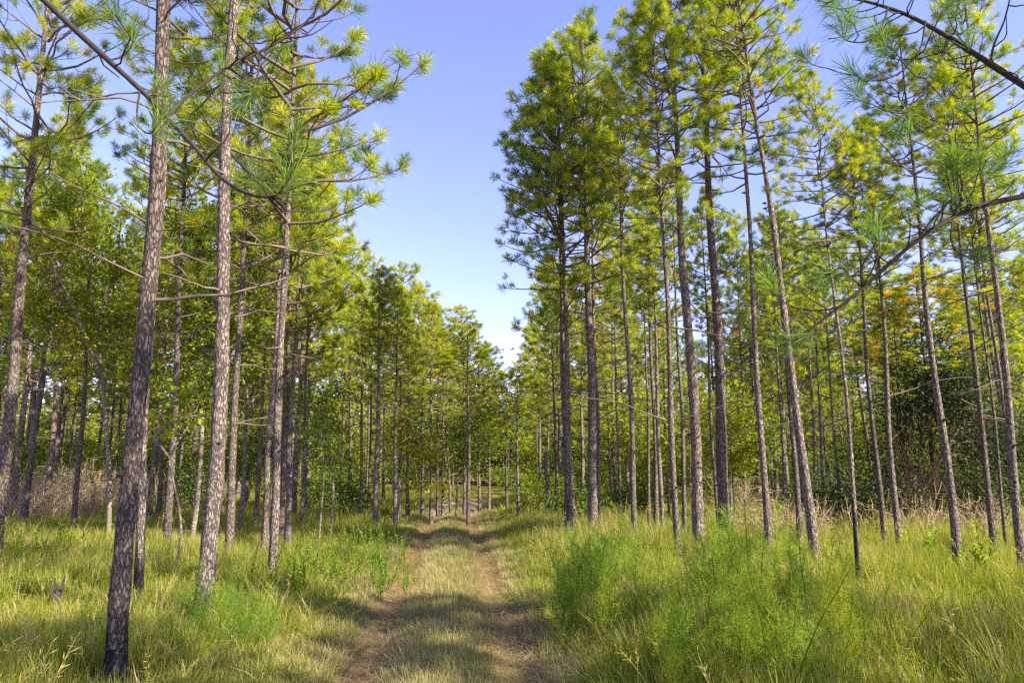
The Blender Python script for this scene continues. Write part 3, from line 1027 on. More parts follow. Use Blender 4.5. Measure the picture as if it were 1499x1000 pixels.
px_leafy('evergreen_thicket', 1345, 17.5, [(1285, 1380, 570, 690), (1310, 1450, 520, 620), (1262, 1345, 650, 790), (1370, 1470, 640, 790), (1330, 1380, 470, 560), (1225, 1290, 700, 790), (1400, 1480, 590, 680)],
         [[(1345, None, 0), (1345, 700, 0), (1350, 620, 0), (1355, 540, 0)], [(1345, 720, 0), (1320, 650, .3), (1310, 590, .3)],
          [(1348, 720, 0), (1390, 650, -.3), (1420, 590, -.2)]],
         'tall dark evergreen thicket hung with brown vines behind the bluish leaning pine', 'tree', seed=9, clumps=230, per=90, r0=0.06, spread=0.34, tmean=0.3, tsd=0.25, mat=EVERGREEN, leaf=0.085)

px_leafy('evergreen_thicket', 1465, 20, [(1420, 1499, 620, 740), (1440, 1540, 590, 700), (1400, 1470, 690, 790)],
         [[(1465, None, 0), (1466, 720, 0), (1470, 640, 0)]],
         'smaller dark evergreen thicket filling the gap beside the right edge', 'tree', seed=21, clumps=95, per=80, r0=0.05, spread=0.36, tmean=0.35, tsd=0.25, mat=EVERGREEN, leaf=0.09)
px_leafy('evergreen_thicket', 1222, 21, [(1190, 1260, 660, 790), (1150, 1215, 700, 790), (1225, 1290, 690, 790)],
         [[(1222, None, 0), (1222, 740, 0), (1225, 690, 0)]],
         'low dark evergreen thicket behind the strongly leaning pine', 'tree', seed=22, clumps=80, per=80, r0=0.04, spread=0.36, tmean=0.5, tsd=0.25, mat=EVERGREEN, leaf=0.09)

# hanging brown vines and dead leaves on the thicket
thick = bpy.data.objects['evergreen_thicket']
mb = MB()
r_ = np.random.default_rng(77)
for k in range(260):
    px, py = r_.normal(1348, 42), r_.uniform(590, 770)
    p = np.array(at_depth(px, py, 16.5 + r_.uniform(-0.5, 0.9)) - thick.location)
    L = min(r_.uniform(0.4, 1.3), max(p[2] - 0.1, 0.2))
    Q = np.array([p, p + [r_.normal() * 0.1, r_.normal() * 0.1, -L * 0.5], p + [r_.normal() * 0.16, r_.normal() * 0.16, -L]])
    mb.tube(Q, [0.006, 0.007, 0.004], 3, 0, r_.uniform(0.1, 0.7), cap=False)
obj('dead_vine', mb.mesh('dead_vine', [VINE]), thick)

# understory shrubs, several kinds, further back
SHRUBS = []
for k in range(6):
    rs = np.random.default_rng(500 + k)
    h = [1.6, 2.4, 3.4, 1.2, 2.8, 4.2][k]
    bl = [(rs.normal() * 0.35, rs.normal() * 0.35, h * rs.uniform(0.4, 0.8), 0.75, 0.75, h * 0.28) for _ in range(4)]
    st = [[(0, 0, -0.1), (rs.normal() * 0.1, rs.normal() * 0.1, h * 0.4), (rs.normal() * 0.3, rs.normal() * 0.3, h * 0.85)] for _ in range(3)]
    SHRUBS.append(leafy(600 + k, bl, st, 0.11, 46, LEAF_G if k % 2 else LEAF, 40, 0.3, tmean=0.42, r0=0.022))
sr = random.Random(9)


def shrubs(n, ylo, yhi, side, label, group, smin=0.7, smax=1.3, gap=3.2):
    k = 0
    t = 0
    while k < n and t < 5000:
        t += 1
        y = sr.uniform(ylo, yhi)
        x = sr.uniform(-0.78, 0.78) * y
        d = x - float(pathx(min(y, 48)))
        if side * d < 0 or abs(d) < gap and y < 47 or not free(x, y, 0.9):
            continue
        place_leafy('shrub', SHRUBS[sr.randrange(6)], (x, y, 0), label, 'shrub', group, sr.uniform(smin, smax), sr.random() * 6.28, ('stem', 'foliage'))
        k += 1


shrubs(30, 24, 42, -1, 'leafy understory shrub among the pine trunks left of the track', 'understory shrubs left of the track')
shrubs(34, 20, 42, 1, 'leafy understory shrub among the pine trunks right of the track', 'understory shrubs right of the track')
shrubs(46, 42, 72, -1, 'distant leafy bush at the back of the woods left of the track', 'distant bushes left of the track', 1.2, 2.0)
shrubs(50, 42, 72, 1, 'distant leafy bush at the back of the woods right of the track', 'distant bushes right of the track', 1.2, 2.0)

# ------------------------------------------------------------------ dead brown brush
def brush_mesh(seed, h, w, n):
    r = np.random.default_rng(seed)
    mb = MB()
    for k in range(n):
        p = np.array([r.normal() * w * 0.4, r.normal() * w * 0.4, -0.03])
        P = curve_pts(p, r.random() * 6.28, rad(r.uniform(40, 88)), h * r.uniform(0.5, 1.1), r, -0.3, 6, 0.16)
        t = r.uniform(0.2, 0.9)
        mb.tube(P, np.linspace(0.007, 0.003, 6), 3, 0, t, cap=False)
        for j in range(r.integers(3, 8)):
            q, d = lerp_path(P, r.uniform(0.3, 1))
            Q = curve_pts(q, r.random() * 6.28, rad(r.uniform(-10, 70)), h * r.uniform(0.12, 0.4), r, 0.1, 4, 0.2)
            mb.tube(Q, np.linspace(0.005, 0.0025, 4), 3, 0, t, cap=False)
    return mb.mesh('dead_brush', [TWIG])


BR = [brush_mesh(800 + i, [1.2, 1.0, 1.5, 0.8][i], [0.9, 1.1, 0.8, 0.7][i], [60, 70, 60, 44][i]) for i in range(4)]
br = random.Random(2)
BRUSH_PX = [(12, 772), (38, 775), (62, 768), (88, 772), (25, 758), (52, 757), (100, 762), (125, 760), (140, 768), (160, 757), (75, 758), (10, 752),
            (115, 750), (148, 748), (220, 757), (262, 756), (285, 752), (30, 764), (70, 764), (110, 768), (5, 765), (130, 752), (95, 756), (172, 752)]
for px, py in BRUSH_PX:
    p = on_ground(px, py)
    p.z = float(height(p.x, p.y))
    o_ = obj('dead_brush', BR[br.randrange(4)], None, p)
    o_.rotation_euler = (0, 0, br.random() * 6.28)
    s = br.uniform(0.95, 1.5)
    o_.scale = (s, s, s)
    tag(o_, 'tangle of dead brown twigs in the thicket left of the thick pines', 'brush', 'brown brush on the left')
for px, py, k, s, lab in ((1095, 792, 1, 0.9, 'pale dead twig tangle left of the rugged slim pine foot'), (1140, 795, 3, 1.1, 'pale dead twig tangle right of the rugged slim pine foot'),
                          (1168, 800, 0, 0.9, 'dead twig tangle before the grey pine behind the leaning pine'), (1085, 762, 2, 1.2, 'dry grassy brush heap behind the thick grey pine'),
                          (1340, 800, 1, 1.1, 'brown twig tangle at the foot of the dark thicket'), (1440, 800, 0, 1.0, 'brown twig tangle right of the bluish leaning pine'),
                          (1215, 790, 3, 1.2, 'sparse twig tangle between the leaning pine and the burnt foot pine')):
    p = on_ground(px, py)
    p.z = float(height(p.x, p.y))
    o_ = obj('dead_brush', BR[k], None, p)
    o_.scale = (s, s, s)
    o_.rotation_euler = (0, 0, br.random() * 6)
    tag(o_, lab, 'brush')


# ------------------------------------------------------------------ weeds: feathery fennel, spiky weeds, leafy plants
def fennel_mesh(seed, h, nst, w, tm):
    r = np.random.default_rng(seed)
    mb = MB()
    for k in range(nst):
        p = np.array([r.normal() * w, r.normal() * w, -0.02])
        hh = h * r.uniform(0.6, 1.08)
        P = curve_pts(p, r.random() * 6.28, rad(r.uniform(72, 89)), hh, r, -0.15, 8, 0.05)
        mb.tube(P, np.linspace(0.006, 0.002, 8), 4, 0, 0.5, cap=False)
        s = 0.18
        while s < 1.0:
            q, d = lerp_path(P, s)
            az = r.random() * 6.28
            L = 0.24 * (1.15 - s) + 0.08
            Q = curve_pts(q, az, rad(r.uniform(25, 60)), L * r.uniform(0.7, 1.2), r, 0.3, 4, 0.1)
            n = int(12 + 32 * L)
            ts = r.random(n)
            idx = np.minimum((ts * 3).astype(int), 2)
            f = (ts * 3 - idx)[:, None]
            C = Q[idx] * (1 - f) + Q[idx + 1] * f
            D = (Q[3] - Q[0]) / np.linalg.norm(Q[3] - Q[0]) * 0.8 + r.normal(size=(n, 3)) * 0.6
            D /= np.linalg.norm(D, axis=1)[:, None]
            sd = np.cross(D, r.normal(size=(n, 3)))
            sd /= np.linalg.norm(sd, axis=1)[:, None]
            l = r.uniform(0.03, 0.075, n)[:, None]
            V = np.stack([C, C + D * l * 0.4 + sd * 0.0017, C + D * l, C + D * l * 0.4 - sd * 0.0017], 1).reshape(-1, 3)
            mb.add(V, np.arange(4 * n).reshape(n, 4), 1, np.clip(tm + 0.12 * r.normal() + 0.1 * r.normal(size=n), 0, 1))
            s += 0.022
    return mb.mesh('fennel', [LEAF_G, FENNEL])


def spike_mesh(seed, h, nst, w, tm, leaf=0.07, per=46):
    """upright wands clothed in narrow leaves"""
    r = np.random.default_rng(seed)
    mb = MB()
    for k in range(nst):
        p = np.array([r.normal() * w, r.normal() * w, -0.02])
        hh = h * r.uniform(0.6, 1.1)
        P = curve_pts(p, r.random() * 6.28, rad(r.uniform(70, 88)), hh, r, -0.1, 6, 0.05)
        mb.tube(P, np.linspace(0.005, 0.002, 6), 4, 0, 0.5, cap=False)
        n = int(per * hh)
        ts = np.sort(r.uniform(0.15, 1, n))
        for t in ts:
            q, d = lerp_path(P, min(t, 0.999))
            az = r.random() * 6.28
            el = rad(r.uniform(15, 65))
            D = np.array([math.cos(el) * math.cos(az), math.cos(el) * math.sin(az), math.sin(el)])
            sd = np.cross(D, [0, 0, 1.0])
            sd /= np.linalg.norm(sd)
            L = leaf * (1.25 - 0.7 * t) * r.uniform(0.7, 1.3)
            W = L * 0.13
            mid = q + D * L * 0.5 + np.array([0, 0, 0.1 * L])
            tip = q + D * L - np.array([0, 0, 0.1 * L])
            mb.add([q, mid + sd * W, tip, mid - sd * W], [[0, 1, 2, 3]], 1, np.clip(tm + 0.12 * r.normal(), 0, 1))
    return mb.mesh('spiky_weed', [LEAF_G, FENNEL])


FEN = [fennel_mesh(40 + i, [1.0, 1.15, 0.8, 1.0, 0.9, 1.1][i], [7, 6, 6, 8, 5, 4][i], [0.22, 0.2, 0.2, 0.15, 0.25, 0.2][i], [0.52, 0.42, 0.68, 0.25, 0.6, 0.8][i]) for i in range(6)]
SPK = [spike_mesh(60 + i, [0.75, 0.95, 0.6][i], [9, 8, 7][i], 0.16, [0.55, 0.42, 0.68][i]) for i in range(3)]
BIG = [spike_mesh(70 + i, [0.8, 1.1][i], 5, 0.13, [0.62, 0.75][i], 0.17, 40) for i in range(2)]


def weed(name, me, px, py, s, label, group, hs=1.0):
    p = on_ground(px, py)
    p.z = float(height(p.x, p.y))
    o_ = obj(name, me, None, p)
    o_.scale = (s, s, s * hs)
    o_.rotation_euler = (0, 0, br.random() * 6.28)
    return tag(o_, label, 'weed', group)


gl = 'bushy feathery green weed in the big clump at the lower right of the track'
for px, py, s, k in ((1005, 985, .7, 0), (1060, 1010, .8, 4), (1115, 1030, .85, 2), (1165, 1045, .8, 5), (1225, 1040, .75, 2), (1085, 965, .95, 1), (1145, 975, .9, 0),
                     (1200, 975, .85, 4), (1262, 985, .7, 2), (1030, 940, .8, 3), (1120, 925, .95, 0), (1180, 930, .8, 3), (1290, 1020, .6, 5), (1060, 900, .8, 1),
                     (1240, 940, .6, 4), (1010, 1040, .6, 2)):
    weed('feathery_weed', FEN[k], px, py, s * 1.22, gl, 'feathery weeds at the lower right')
gl = 'tall dark green feathery weed at the right edge of the track'
for px, py, s, k in ((850, 905, .95, 3), (880, 890, 1.1, 3), (905, 900, 1.0, 1), (835, 930, .8, 3), (870, 950, .85, 0), (925, 880, .85, 1), (960, 900, .7, 0)):
    weed('feathery_weed', FEN[k], px, py, s, gl, 'feathery weeds at the right edge of the track')
gl = 'feathery weed at the foot of the second thick pine on the left'
for px, py, s, k in ((285, 960, .6, 3), (320, 985, .65, 0), (350, 970, .65, 3), (300, 930, .6, 0), (385, 960, .5, 3), (255, 985, .5, 0)):
    weed('feathery_weed', FEN[k], px, py, s, gl, 'feathery weeds on the left')
weed('feathery_weed', FEN[2], 163, 1012, .58, 'single yellow green feathery weed before the foot of the closest thick pine', None, 1.3)
gl = 'upright spiky weed in the grass along the left edge of the track'
for px, py, s, k in ((400, 880, .8, 0), (420, 872, .7, 2), (455, 868, .9, 1), (490, 860, .9, 1), (515, 855, .9, 0), (545, 862, .8, 1), (565, 868, .9, 0), (585, 858, .8, 0), (535, 835, .8, 1),
                     (560, 838, .9, 1), (440, 850, .8, 1), (480, 840, .8, 1), (500, 905, .5, 2), (470, 900, .6, 2)):
    weed('spiky_weed', SPK[k], px, py, s * 1.2, gl, 'spiky weeds along the left of the track')
gl = 'yellow green wand weed in the sunny grass near the left edge of the view'
for px, py, s, k in ((20, 850, 1.0, 0), (45, 840, 1.1, 2), (75, 850, 1.1, 0), (110, 855, .9, 1), (5, 830, 1.0, 2), (95, 830, 1.0, 0), (135, 845, .8, 2), (60, 825, 1.0, 2), (240, 850, .8, 0), (222, 875, .6, 2)):
    weed('spiky_weed', SPK[k], px, py, s, gl, 'wand weeds on the left')
weed('leafy_weed', BIG[1], 1443, 862, .85, 'tall bright leafed plant before the slim pine near the right edge', None)
weed('leafy_weed', BIG[0], 1415, 855, .7, 'lower leafy plant beside the tall bright one near the right edge', None)
weed('leafy_weed', BIG[0], 1365, 838, .8, 'broad leafed plant left of the bluish leaning pine foot', None)
weed('leafy_weed', BIG[1], 1003, 822, .45, 'small bright yellow plant between the slender leaning and thick brown pines', None)
weed('leafy_weed', BIG[1], 960, 800, .55, 'yellow green leafy plant right of the slim lone pine', None)
weed('leafy_weed', BIG[0], 1222, 825, .7, 'yellow green plant left of the burnt foot pine', None)
weed('leafy_weed', BIG[0], 152, 792, 1.3, 'bright yellow green bush in front of the brown brush on the left', None)
weed('leafy_weed', BIG[0], 440, 885, .6, 'dark broad leafed plant in the grass left of the track', None)
weed('leafy_weed', BIG[0], 1330, 832, .7, 'dull green plant left of the broad leafed one on the right', None)

# fallen stick and burnt stump at the lower left
p0, p1 = on_ground(22, 988), on_ground(64, 952)
p0.z, p1.z = 0.12, 0.26
mb = MB()
P = np.array([p0 + (p1 - p0) * t for t in np.linspace(-0.2, 1, 9)]) - np.array(p0) + 0.008 * np.random.default_rng(1).normal(size=(9, 3))
mb.tube(P, np.linspace(0.018, 0.010, 9), 7, 0, 0.5)
mb.tube([P[5], P[5] + np.array([0.02, 0.05, 0.08])], [0.008, 0.005], 5, 0, 0.5)
tag(obj('fallen_stick', mb.mesh('fallen_stick', [CHARWOOD]), None, p0), 'dark fallen stick leaning in the grass at the lower left corner', 'stick')
p0 = on_ground(80, 905)
p0.z = float(height(p0.x, p0.y))
mb = MB()
r_ = np.random.default_rng(6)
z = np.array([-0.05, 0, 0.08, 0.16, 0.2])
mb.tube(np.stack([0.02 * r_.normal(size=5), 0.02 * r_.normal(size=5), z], 1), [0.09, 0.085, 0.07, 0.06, 0.03], 11, 0, 0.5, 1 + 0.18 * r_.normal(size=(5, 11)), cap=False)
for k in range(5):
    a = k * 1.3
    q = np.array([0.05 * math.cos(a), 0.05 * math.sin(a), 0.12])
    mb.tube([q, q + np.array([0.02 * math.cos(a), 0.02 * math.sin(a), 0.10 + 0.12 * r_.random()])], [0.02, 0.005], 5, 0, 0.4)
tag(obj('burnt_stump', mb.mesh('burnt_stump', [CHARWOOD]), None, p0), 'small burnt black stump in the grass at the lower left', 'stump')
for px, py, l, a, lab in ((560, 975, 0.5, 0.3, 'pale weathered stick lying in the left rut'), (700, 830, 0.5, 0.1, 'short twig lying across the right rut')):
    p0 = on_ground(px, py)
    p0.z = float(height(p0.x, p0.y)) + 0.012
    mb = MB()
    t = np.linspace(-0.5, 0.5, 7) * l
    P = np.stack([t * math.cos(a), t * math.sin(a), 0.004 * np.random.default_rng(2).normal(size=7)], 1)
    mb.tube(P, np.linspace(0.010, 0.006, 7), 6, 0, 0.9)
    tag(obj('fallen_stick', mb.mesh('fallen_stick', [TWIG]), None, p0), lab, 'stick')

# fallen cones on the track
CONE = plain_mat('cone scales', (0.07, 0.045, 0.03), (0.24, 0.16, 0.10), 60)
mb = MB()
r_ = np.random.default_rng(12)
for k in range(84):
    t = k / 84
    a = k * 2.4
    rr = 0.036 * math.sin(PI * (0.12 + 0.8 * t)) + 0.004
    c = np.array([0, 0, 0.012 + 0.10 * t])
    D = np.array([math.cos(a), math.sin(a), 0.45])
    S = np.array([-math.sin(a), math.cos(a), 0]) * 0.011
    q = c + D * rr
    mb.add([c, c + D * rr * 0.7 + S, q, c + D * rr * 0.7 - S], [[0, 1, 2, 3]], 0, 0.3)
    mb.add([q + S * 0.5, q - S * 0.5, q + np.array([0, 0, 0.006]) + D * 0.004], [[0, 1, 2]], 0, 0.9)
mb.tube([[0, 0, 0.01], [0, 0, 0.06], [0, 0, 0.112]], [0.014, 0.02, 0.005], 6, 0, 0.2)
cone = mb.mesh('pine_cone', [CONE])
for k in range(9):
    Y = br.uniform(4.6, 11)
    X = float(pathx(Y)) + br.uniform(-1.0, 1.0)
    o_ = obj('pine_cone', cone, None, (X, Y, float(height(X, Y)) + 0.035))
    o_.rotation_euler = (PI / 2 + br.uniform(-0.2, 0.2), 0, br.random() * 6.28)
    tag(o_, 'brown pine cone lying on the sandy track', 'pine cone', 'fallen cones on the track')

# ------------------------------------------------------------------ grass, instanced from clumps
def clump_mesh(seed, n, h, spread, w, tm, tsd, mat, droop=0.8, straws=0.12):
    r = np.random.default_rng(seed)
    mb = MB()
    az = r.random(n) * 6.28
    rd = spread * np.sqrt(r.random(n))
    b0 = np.stack([rd * np.cos(az), rd * np.sin(az), 0 * rd - 0.01], 1)
    a2 = az + r.normal(size=n) * 0.9
    H = h * r.uniform(0.45, 1.1, n)
    lean = r.uniform(0.05, 0.55, n) * droop
    dirs = np.stack([np.cos(a2), np.sin(a2), 0 * a2], 1)
    side = np.stack([-np.sin(a2), np.cos(a2), 0 * a2], 1)
    tw = r.normal(size=n) * 0.6
    side = side * np.cos(tw)[:, None] + dirs * np.sin(tw)[:, None]
    K = 4
    ts = np.linspace(0, 1, K)
    W = w * r.uniform(0.6, 1.3, n)
    V = np.zeros((n, K, 2, 3))
    for i, t in enumerate(ts):
        c = b0 + dirs * (H * lean * t ** 2)[:, None]
        c[:, 2] += H * (t - 0.28 * lean * t ** 3)
        ww = (W * (1 - t) ** 0.6 * 0.5 + 0.0004)[:, None]
        V[:, i, 0] = c + side * ww
        V[:, i, 1] = c - side * ww
    f = []
    for i in range(K - 1):
        f.append([2 * i, 2 * i + 1, 2 * i + 3, 2 * i + 2])
    f = (np.array(f)[None] + (np.arange(n) * 2 * K)[:, None, None]).reshape(-1, 4)
    tint = np.clip(r.normal(tm, tsd, n), 0, 1)
    tint = np.where(r.random(n) < straws, r.uniform(0.8, 1, n), tint)
    mb.add(V.reshape(-1, 3), f, 0, np.repeat(tint, K - 1))
    return mb.mesh('grass_clump', [mat])


def seed_clump(seed, n, h):
    """thin stalks with loose seed heads"""
    r = np.random.default_rng(seed)
    mb = MB()
    for k in range(n):
        P = curve_pts((r.normal() * 0.06, r.normal() * 0.06, 0), r.random() * 6.28, rad(r.uniform(70, 88)), h * r.uniform(0.7, 1.15), r, -0.35, 6, 0.05)
        t = r.uniform(0.7, 1)
        mb.tube(P, np.linspace(0.0022, 0.001, 6), 3, 0, t, cap=False)
        for j in range(16):
            q, d = lerp_path(P, r.uniform(0.72, 1))
            D = d / np.linalg.norm(d) + r.normal(size=3) * 0.5
            sd = np.cross(D, r.normal(size=3))
            sd *= 0.0024 / np.linalg.norm(sd)
            mb.add([q, q + D * 0.02 + sd, q + D * 0.04, q + D * 0.02 - sd], [[0, 1, 2, 3]], 0, t)
    return mb.mesh('grass_clump', [GRASS])


def forb_clump(seed, n, h, leaf):
    r = np.random.default_rng(seed)
    mb = MB()
    for k in range(n):
        c = np.array([r.normal() * 0.1, r.normal() * 0.1, h * r.random()])
        a, e = r.random() * 6.28, rad(r.uniform(-10, 60))
        D = np.array([math.cos(e) * math.cos(a), math.cos(e) * math.sin(a), math.sin(e)])
        sd = np.cross(D, [0, 0, 1.0])
        L = leaf * r.uniform(0.6, 1.3)
        mb.add([c, c + D * L * 0.5 + sd * L * 0.22, c + D * L, c + D * L * 0.5 - sd * L * 0.22], [[0, 1, 2, 3]], 0, r.uniform(0.1, 0.7))
    return mb.mesh('grass_clump', [GRASS])


def litter_mesh(seed, n, spread):
    r = np.random.default_rng(seed)
    mb = MB()
    for k in range(n):
        a = r.random() * 6.28
        c = np.array([r.normal() * spread, r.normal() * spread, 0.006 + 0.016 * r.random()])
        L = r.uniform(0.05, 0.14)
        d = np.array([math.cos(a), math.sin(a), r.normal() * 0.15])
        s = np.array([-math.sin(a), math.cos(a), 0]) * 0.0018
        m = c + s * r.normal() * 4
        mb.add([c - d * L, m - d * 0 + s, c + d * L, m - s], [[0, 1, 2, 3]], 0, r.uniform(0.4, 1))
    return mb.mesh('litter_clump', [STRAW])


def scatter(name, label, cat, protos, pts, rots, scl, var):
    me = bpy.data.meshes.new(name)
    me.from_pydata([tuple(p) for p in pts], [], [])
    a = me.attributes.new('rot', 'FLOAT_VECTOR', 'POINT')
    a.data.foreach_set('vector', np.asarray(rots, np.float32).ravel())
    a = me.attributes.new('scl', 'FLOAT_VECTOR', 'POINT')
    a.data.foreach_set('vector', np.asarray(scl, np.float32).ravel())
    a = me.attributes.new('var', 'INT', 'POINT')
    a.data.foreach_set('value', np.asarray(var, np.int32))
    o = obj(name, me)
    tag(o, label, cat, kind='stuff')
    ng = bpy.data.node_groups.new(name, 'GeometryNodeTree')
    ng.interface.new_socket('Geometry', in_out='INPUT', socket_type='NodeSocketGeometry')
    ng.interface.new_socket('Geometry', in_out='OUTPUT', socket_type='NodeSocketGeometry')
    nn, lk = ng.nodes, ng.links
    gi, go, jn = nn.new('NodeGroupInput'), nn.new('NodeGroupOutput'), nn.new('GeometryNodeJoinGeometry')

    def attr(nm, ty):
        n = nn.new('GeometryNodeInputNamedAttribute')
        n.data_type = ty
        n.inputs['Name'].default_value = nm
        return [s for s in n.outputs if s.enabled and s.name == 'Attribute'][0]

    R, S, Vv = attr('rot', 'FLOAT_VECTOR'), attr('scl', 'FLOAT_VECTOR'), attr('var', 'INT')
    for k, pm in enumerate(protos):
        po = bpy.data.objects.new(name + '_source', pm)        # a mesh source only; never linked into the scene
        oi = nn.new('GeometryNodeObjectInfo')
        oi.inputs['Object'].default_value = po
        cmp_ = nn.new('FunctionNodeCompare')
        cmp_.data_type = 'INT'
        cmp_.operation = 'EQUAL'
        ia = [s for s in cmp_.inputs if s.enabled]
        lk.new(Vv, ia[0])
        ia[1].default_value = k
        ip = nn.new('GeometryNodeInstanceOnPoints')
        lk.new(gi.outputs[0], ip.inputs['Points'])
        lk.new(oi.outputs['Geometry'], ip.inputs['Instance'])
        lk.new(cmp_.outputs[0], ip.inputs['Selection'])
        lk.new(R, ip.inputs['Rotation'])
        lk.new(S, ip.inputs['Scale'])
        lk.new(ip.outputs[0], jn.inputs[0])
    lk.new(jn.outputs[0], go.inputs[0])
    md = o.modifiers.new('scatter', 'NODES')
    md.node_group = ng
    return o


gr = np.random.default_rng(99)


def cand(n, y0, y1, power=1.0, wide=0.78):
    """candidate spots filling the wedge of ground ahead, denser nearby"""
    y = y0 + (y1 - y0) * gr.random(n) ** power
    x = gr.uniform(-1, 1, n) * (wide * y + 1.5)
    return x, y


def put(x, y, s, hs, nv, prob=None):
    z = height(x, y)
    n = len(x)
    pts = np.stack([x, y, z], 1)
    rots = np.stack([gr.normal(size=n) * 0.1, gr.normal(size=n) * 0.1, gr.random(n) * 6.28], 1)
    scl = np.stack([s, s, s * hs], 1)
    return pts, rots, scl, (gr.choice(nv, n, p=prob) if prob else gr.integers(0, nv, n))


TALL = [clump_mesh(i, 46, 0.36, 0.13, 0.0052, 0.42, 0.15, GRASS) for i in range(4)] + [clump_mesh(9, 26, 0.52, 0.1, 0.006, 0.50, 0.12, GRASS, 1.0, 0.2),
        clump_mesh(10, 16, 0.26, 0.1, 0.012, 0.32, 0.12, GRASS, 1.4), clump_mesh(11, 60, 0.38, 0.06, 0.0045, 0.55, 0.2, GRASS, 1.1, 0.3),
        seed_clump(12, 2, 0.6), forb_clump(13, 40, 0.2, 0.06)]
FAR = [clump_mesh(20 + i, 26, 0.4, 0.22, 0.016, 0.45, 0.14, GRASS) for i in range(3)]
SHORT = [clump_mesh(30 + i, 26, 0.13, 0.11, 0.004, 0.36, 0.24, STRAW, 1.5) for i in range(3)]

x, y = cand(30000, 2.8, 20, 0.95)
d = x - pathx(y)
edge = np.where(d > 0, 0.96, 1.0) + 0.28 * vnoise(x, y, 1.4, 5)
patch = vnoise(x, y, 0.55, 1) + 0.6 * vnoise(x, y, 1.9, 4)
keep = (np.abs(d) > edge) & (gr.random(len(x)) < np.clip(0.75 + 0.5 * patch, 0.15, 1))
feet = np.array([q for q in used_spots if 2 < q[1] < 22 and abs(q[0]) < 18])
for fx, fy in feet:
    keep &= (x - fx) ** 2 + (y - fy) ** 2 > (0.22 + 0.1 * gr.random(len(x))) ** 2
x, y, d, patch = x[keep], y[keep], d[keep], patch[keep]
grow = np.clip((np.abs(d) - 0.7) / 1.3, 0.25, 1) * np.where(d > 0, 1.2, 0.85)
scatter('tall_grass', 'tall green and straw grass either side of the track', 'grass', TALL,
        *put(x, y, gr.uniform(0.75, 1.2, len(x)), grow * np.clip(1 + 0.45 * patch, 0.45, 1.6), 9, (0.14, 0.13, 0.12, 0.12, 0.06, 0.17, 0.08, 0.02, 0.16)))
x, y = cand(30000, 19, 70, 0.85)
d = x - pathx(np.minimum(y, 48))
keep = (np.abs(d) > np.where(y < 38, 1.15, 0.0) + 0.3 * vnoise(x, y, 1.4, 5)) & (gr.random(len(x)) < 0.8 + 0.4 * vnoise(x, y, 0.5, 8))
x, y, d = x[keep], y[keep], d[keep]
scatter('distant_grass', 'grass on the forest floor further along the track', 'grass', FAR,
        *put(x, y, gr.uniform(0.7, 1.2, len(x)), np.clip((np.abs(d) - 0.8) / 1.6, 0.3, 1), 3))
y = 2.6 + 30 * gr.random(26000) ** 1.3
d = gr.normal(size=len(y)) * 0.85 + 0.1 * vnoise(y, 0 * y, 1.7)
rutd = np.abs(np.abs(d) - 0.62)
keep = (gr.random(len(y)) < np.where(np.abs(d) > 0.9, 0.9, np.where(np.abs(d) < 0.62, np.clip((rutd - 0.17) / 0.22, 0.0, 0.85), np.clip((rutd - 0.22) / 0.2, 0.0, 0.9))))
y, d = y[keep], d[keep]
x = pathx(y) + d
scatter('short_straw_grass', 'short dry grass between and beside the two ruts', 'grass', SHORT,
        *put(x, y, gr.uniform(0.7, 1.3, len(x)), gr.uniform(0.5, 1.3, len(x)), 3))
LIT = [litter_mesh(i, 60, 0.16) for i in range(3)]
y = 2.6 + 24 * gr.random(9000) ** 1.4
d = gr.uniform(-2.0, 2.0, len(y))
x = pathx(y) + d
fx = np.repeat(feet, 7, axis=0)
x = np.concatenate([x, fx[:, 0] + gr.normal(size=len(fx)) * 0.2])
y = np.concatenate([y, fx[:, 1] + gr.normal(size=len(fx)) * 0.2])
p_, r_, s_, v_ = put(x, y, gr.uniform(0.8, 1.3, len(x)), np.ones(len(x)), 3)
r_[:, :2] *= 0.3
scatter('pine_straw_litter', 'fallen pine straw strewn over the sandy ruts', 'litter', LIT, p_, r_, s_, v_)

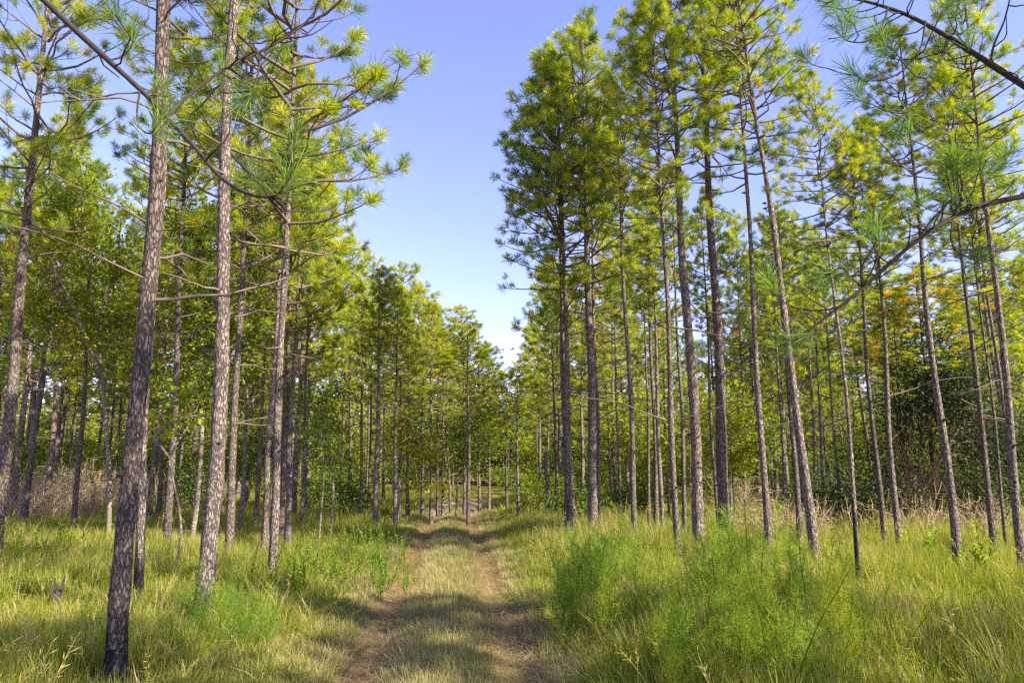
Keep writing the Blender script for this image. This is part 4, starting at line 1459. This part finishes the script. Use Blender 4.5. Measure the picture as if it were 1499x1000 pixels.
FW = [leafy(960 + k, [(0, 0, 4.5, 1.9, 1.9, 2.6), (0.8, 0, 2.5, 1.6, 1.6, 1.6), (-0.7, 0.3, 6.0, 1.4, 1.4, 1.8)], [[(0, 0, -0.1), (0, 0, 3), (0.2, 0, 6)]],
            0.24, 60, LEAF_G, 60, 0.5, tmean=0.5, r0=0.09)[1] for k in range(3)]
x = gr.uniform(-95, 95, 900)
y = gr.uniform(74, 118, 900)
p_, r_, s_, v_ = put(x, y, gr.uniform(0.8, 1.35, 900), gr.uniform(0.8, 1.2, 900), 5)
pines_ = v_ > 2
s_[pines_] *= np.array([0.9, 0.9, 1.1])
scatter('distant_woodland', 'unbroken green wood closing the view behind the last trunks', 'woodland', FW + [CROWN_LO[0], CROWN_LO[1]], p_, r_, s_, v_)

# ------------------------------------------------------------------ sky and sun
SUN_EL, SUN_AZ = rad(34), rad(118)          # azimuth clockwise from the view direction: right and a little behind
sd = Vector((math.sin(SUN_AZ) * math.cos(SUN_EL), math.cos(SUN_AZ) * math.cos(SUN_EL), math.sin(SUN_EL)))
w = bpy.data.worlds.new('World')
SC.world = w
w.use_nodes = True
nt = w.node_tree
bg = nt.nodes['Background']
sky = nt.nodes.new('ShaderNodeTexSky')
sky.sky_type = 'NISHITA'
sky.sun_disc = False
sky.sun_elevation = SUN_EL
sky.sun_rotation = SUN_AZ
sky.altitude = 50
sky.air_density = 1.0
sky.dust_density = 0.25
sky.ozone_density = 3.0
wb = nt.nodes.new('ShaderNodeMix')          # white balance of the daylight
wb.data_type = 'RGBA'
wb.blend_type = 'MULTIPLY'
wb.inputs[0].default_value = 1.0
wb.inputs[7].default_value = (1.27, 0.97, 1.18, 1)
nt.links.new(sky.outputs[0], wb.inputs[6])
nt.links.new(wb.outputs[2], bg.inputs[0])
bg.inputs[1].default_value = 0.1
sl = bpy.data.lights.new('sun', 'SUN')
sl.energy = 5.0
sl.angle = rad(0.5)
sl.color = (1.0, 0.88, 0.70)
so = bpy.data.objects.new('sun', sl)
COL.objects.link(so)
so.rotation_mode = 'QUATERNION'
so.rotation_quaternion = Vector((0, 0, 1)).rotation_difference(sd)
so.location = sd * 60

SC.view_settings.view_transform = 'Standard'
SC.view_settings.look = 'None'
SC.view_settings.exposure = 1.72
SC.view_settings.gamma = 1.0
SC.cycles.use_denoising = False
SC.cycles.max_bounces = 8
SC.cycles.diffuse_bounces = 6
SC.cycles.glossy_bounces = 2
SC.cycles.transmission_bounces = 6
SC.cycles.transparent_max_bounces = 4
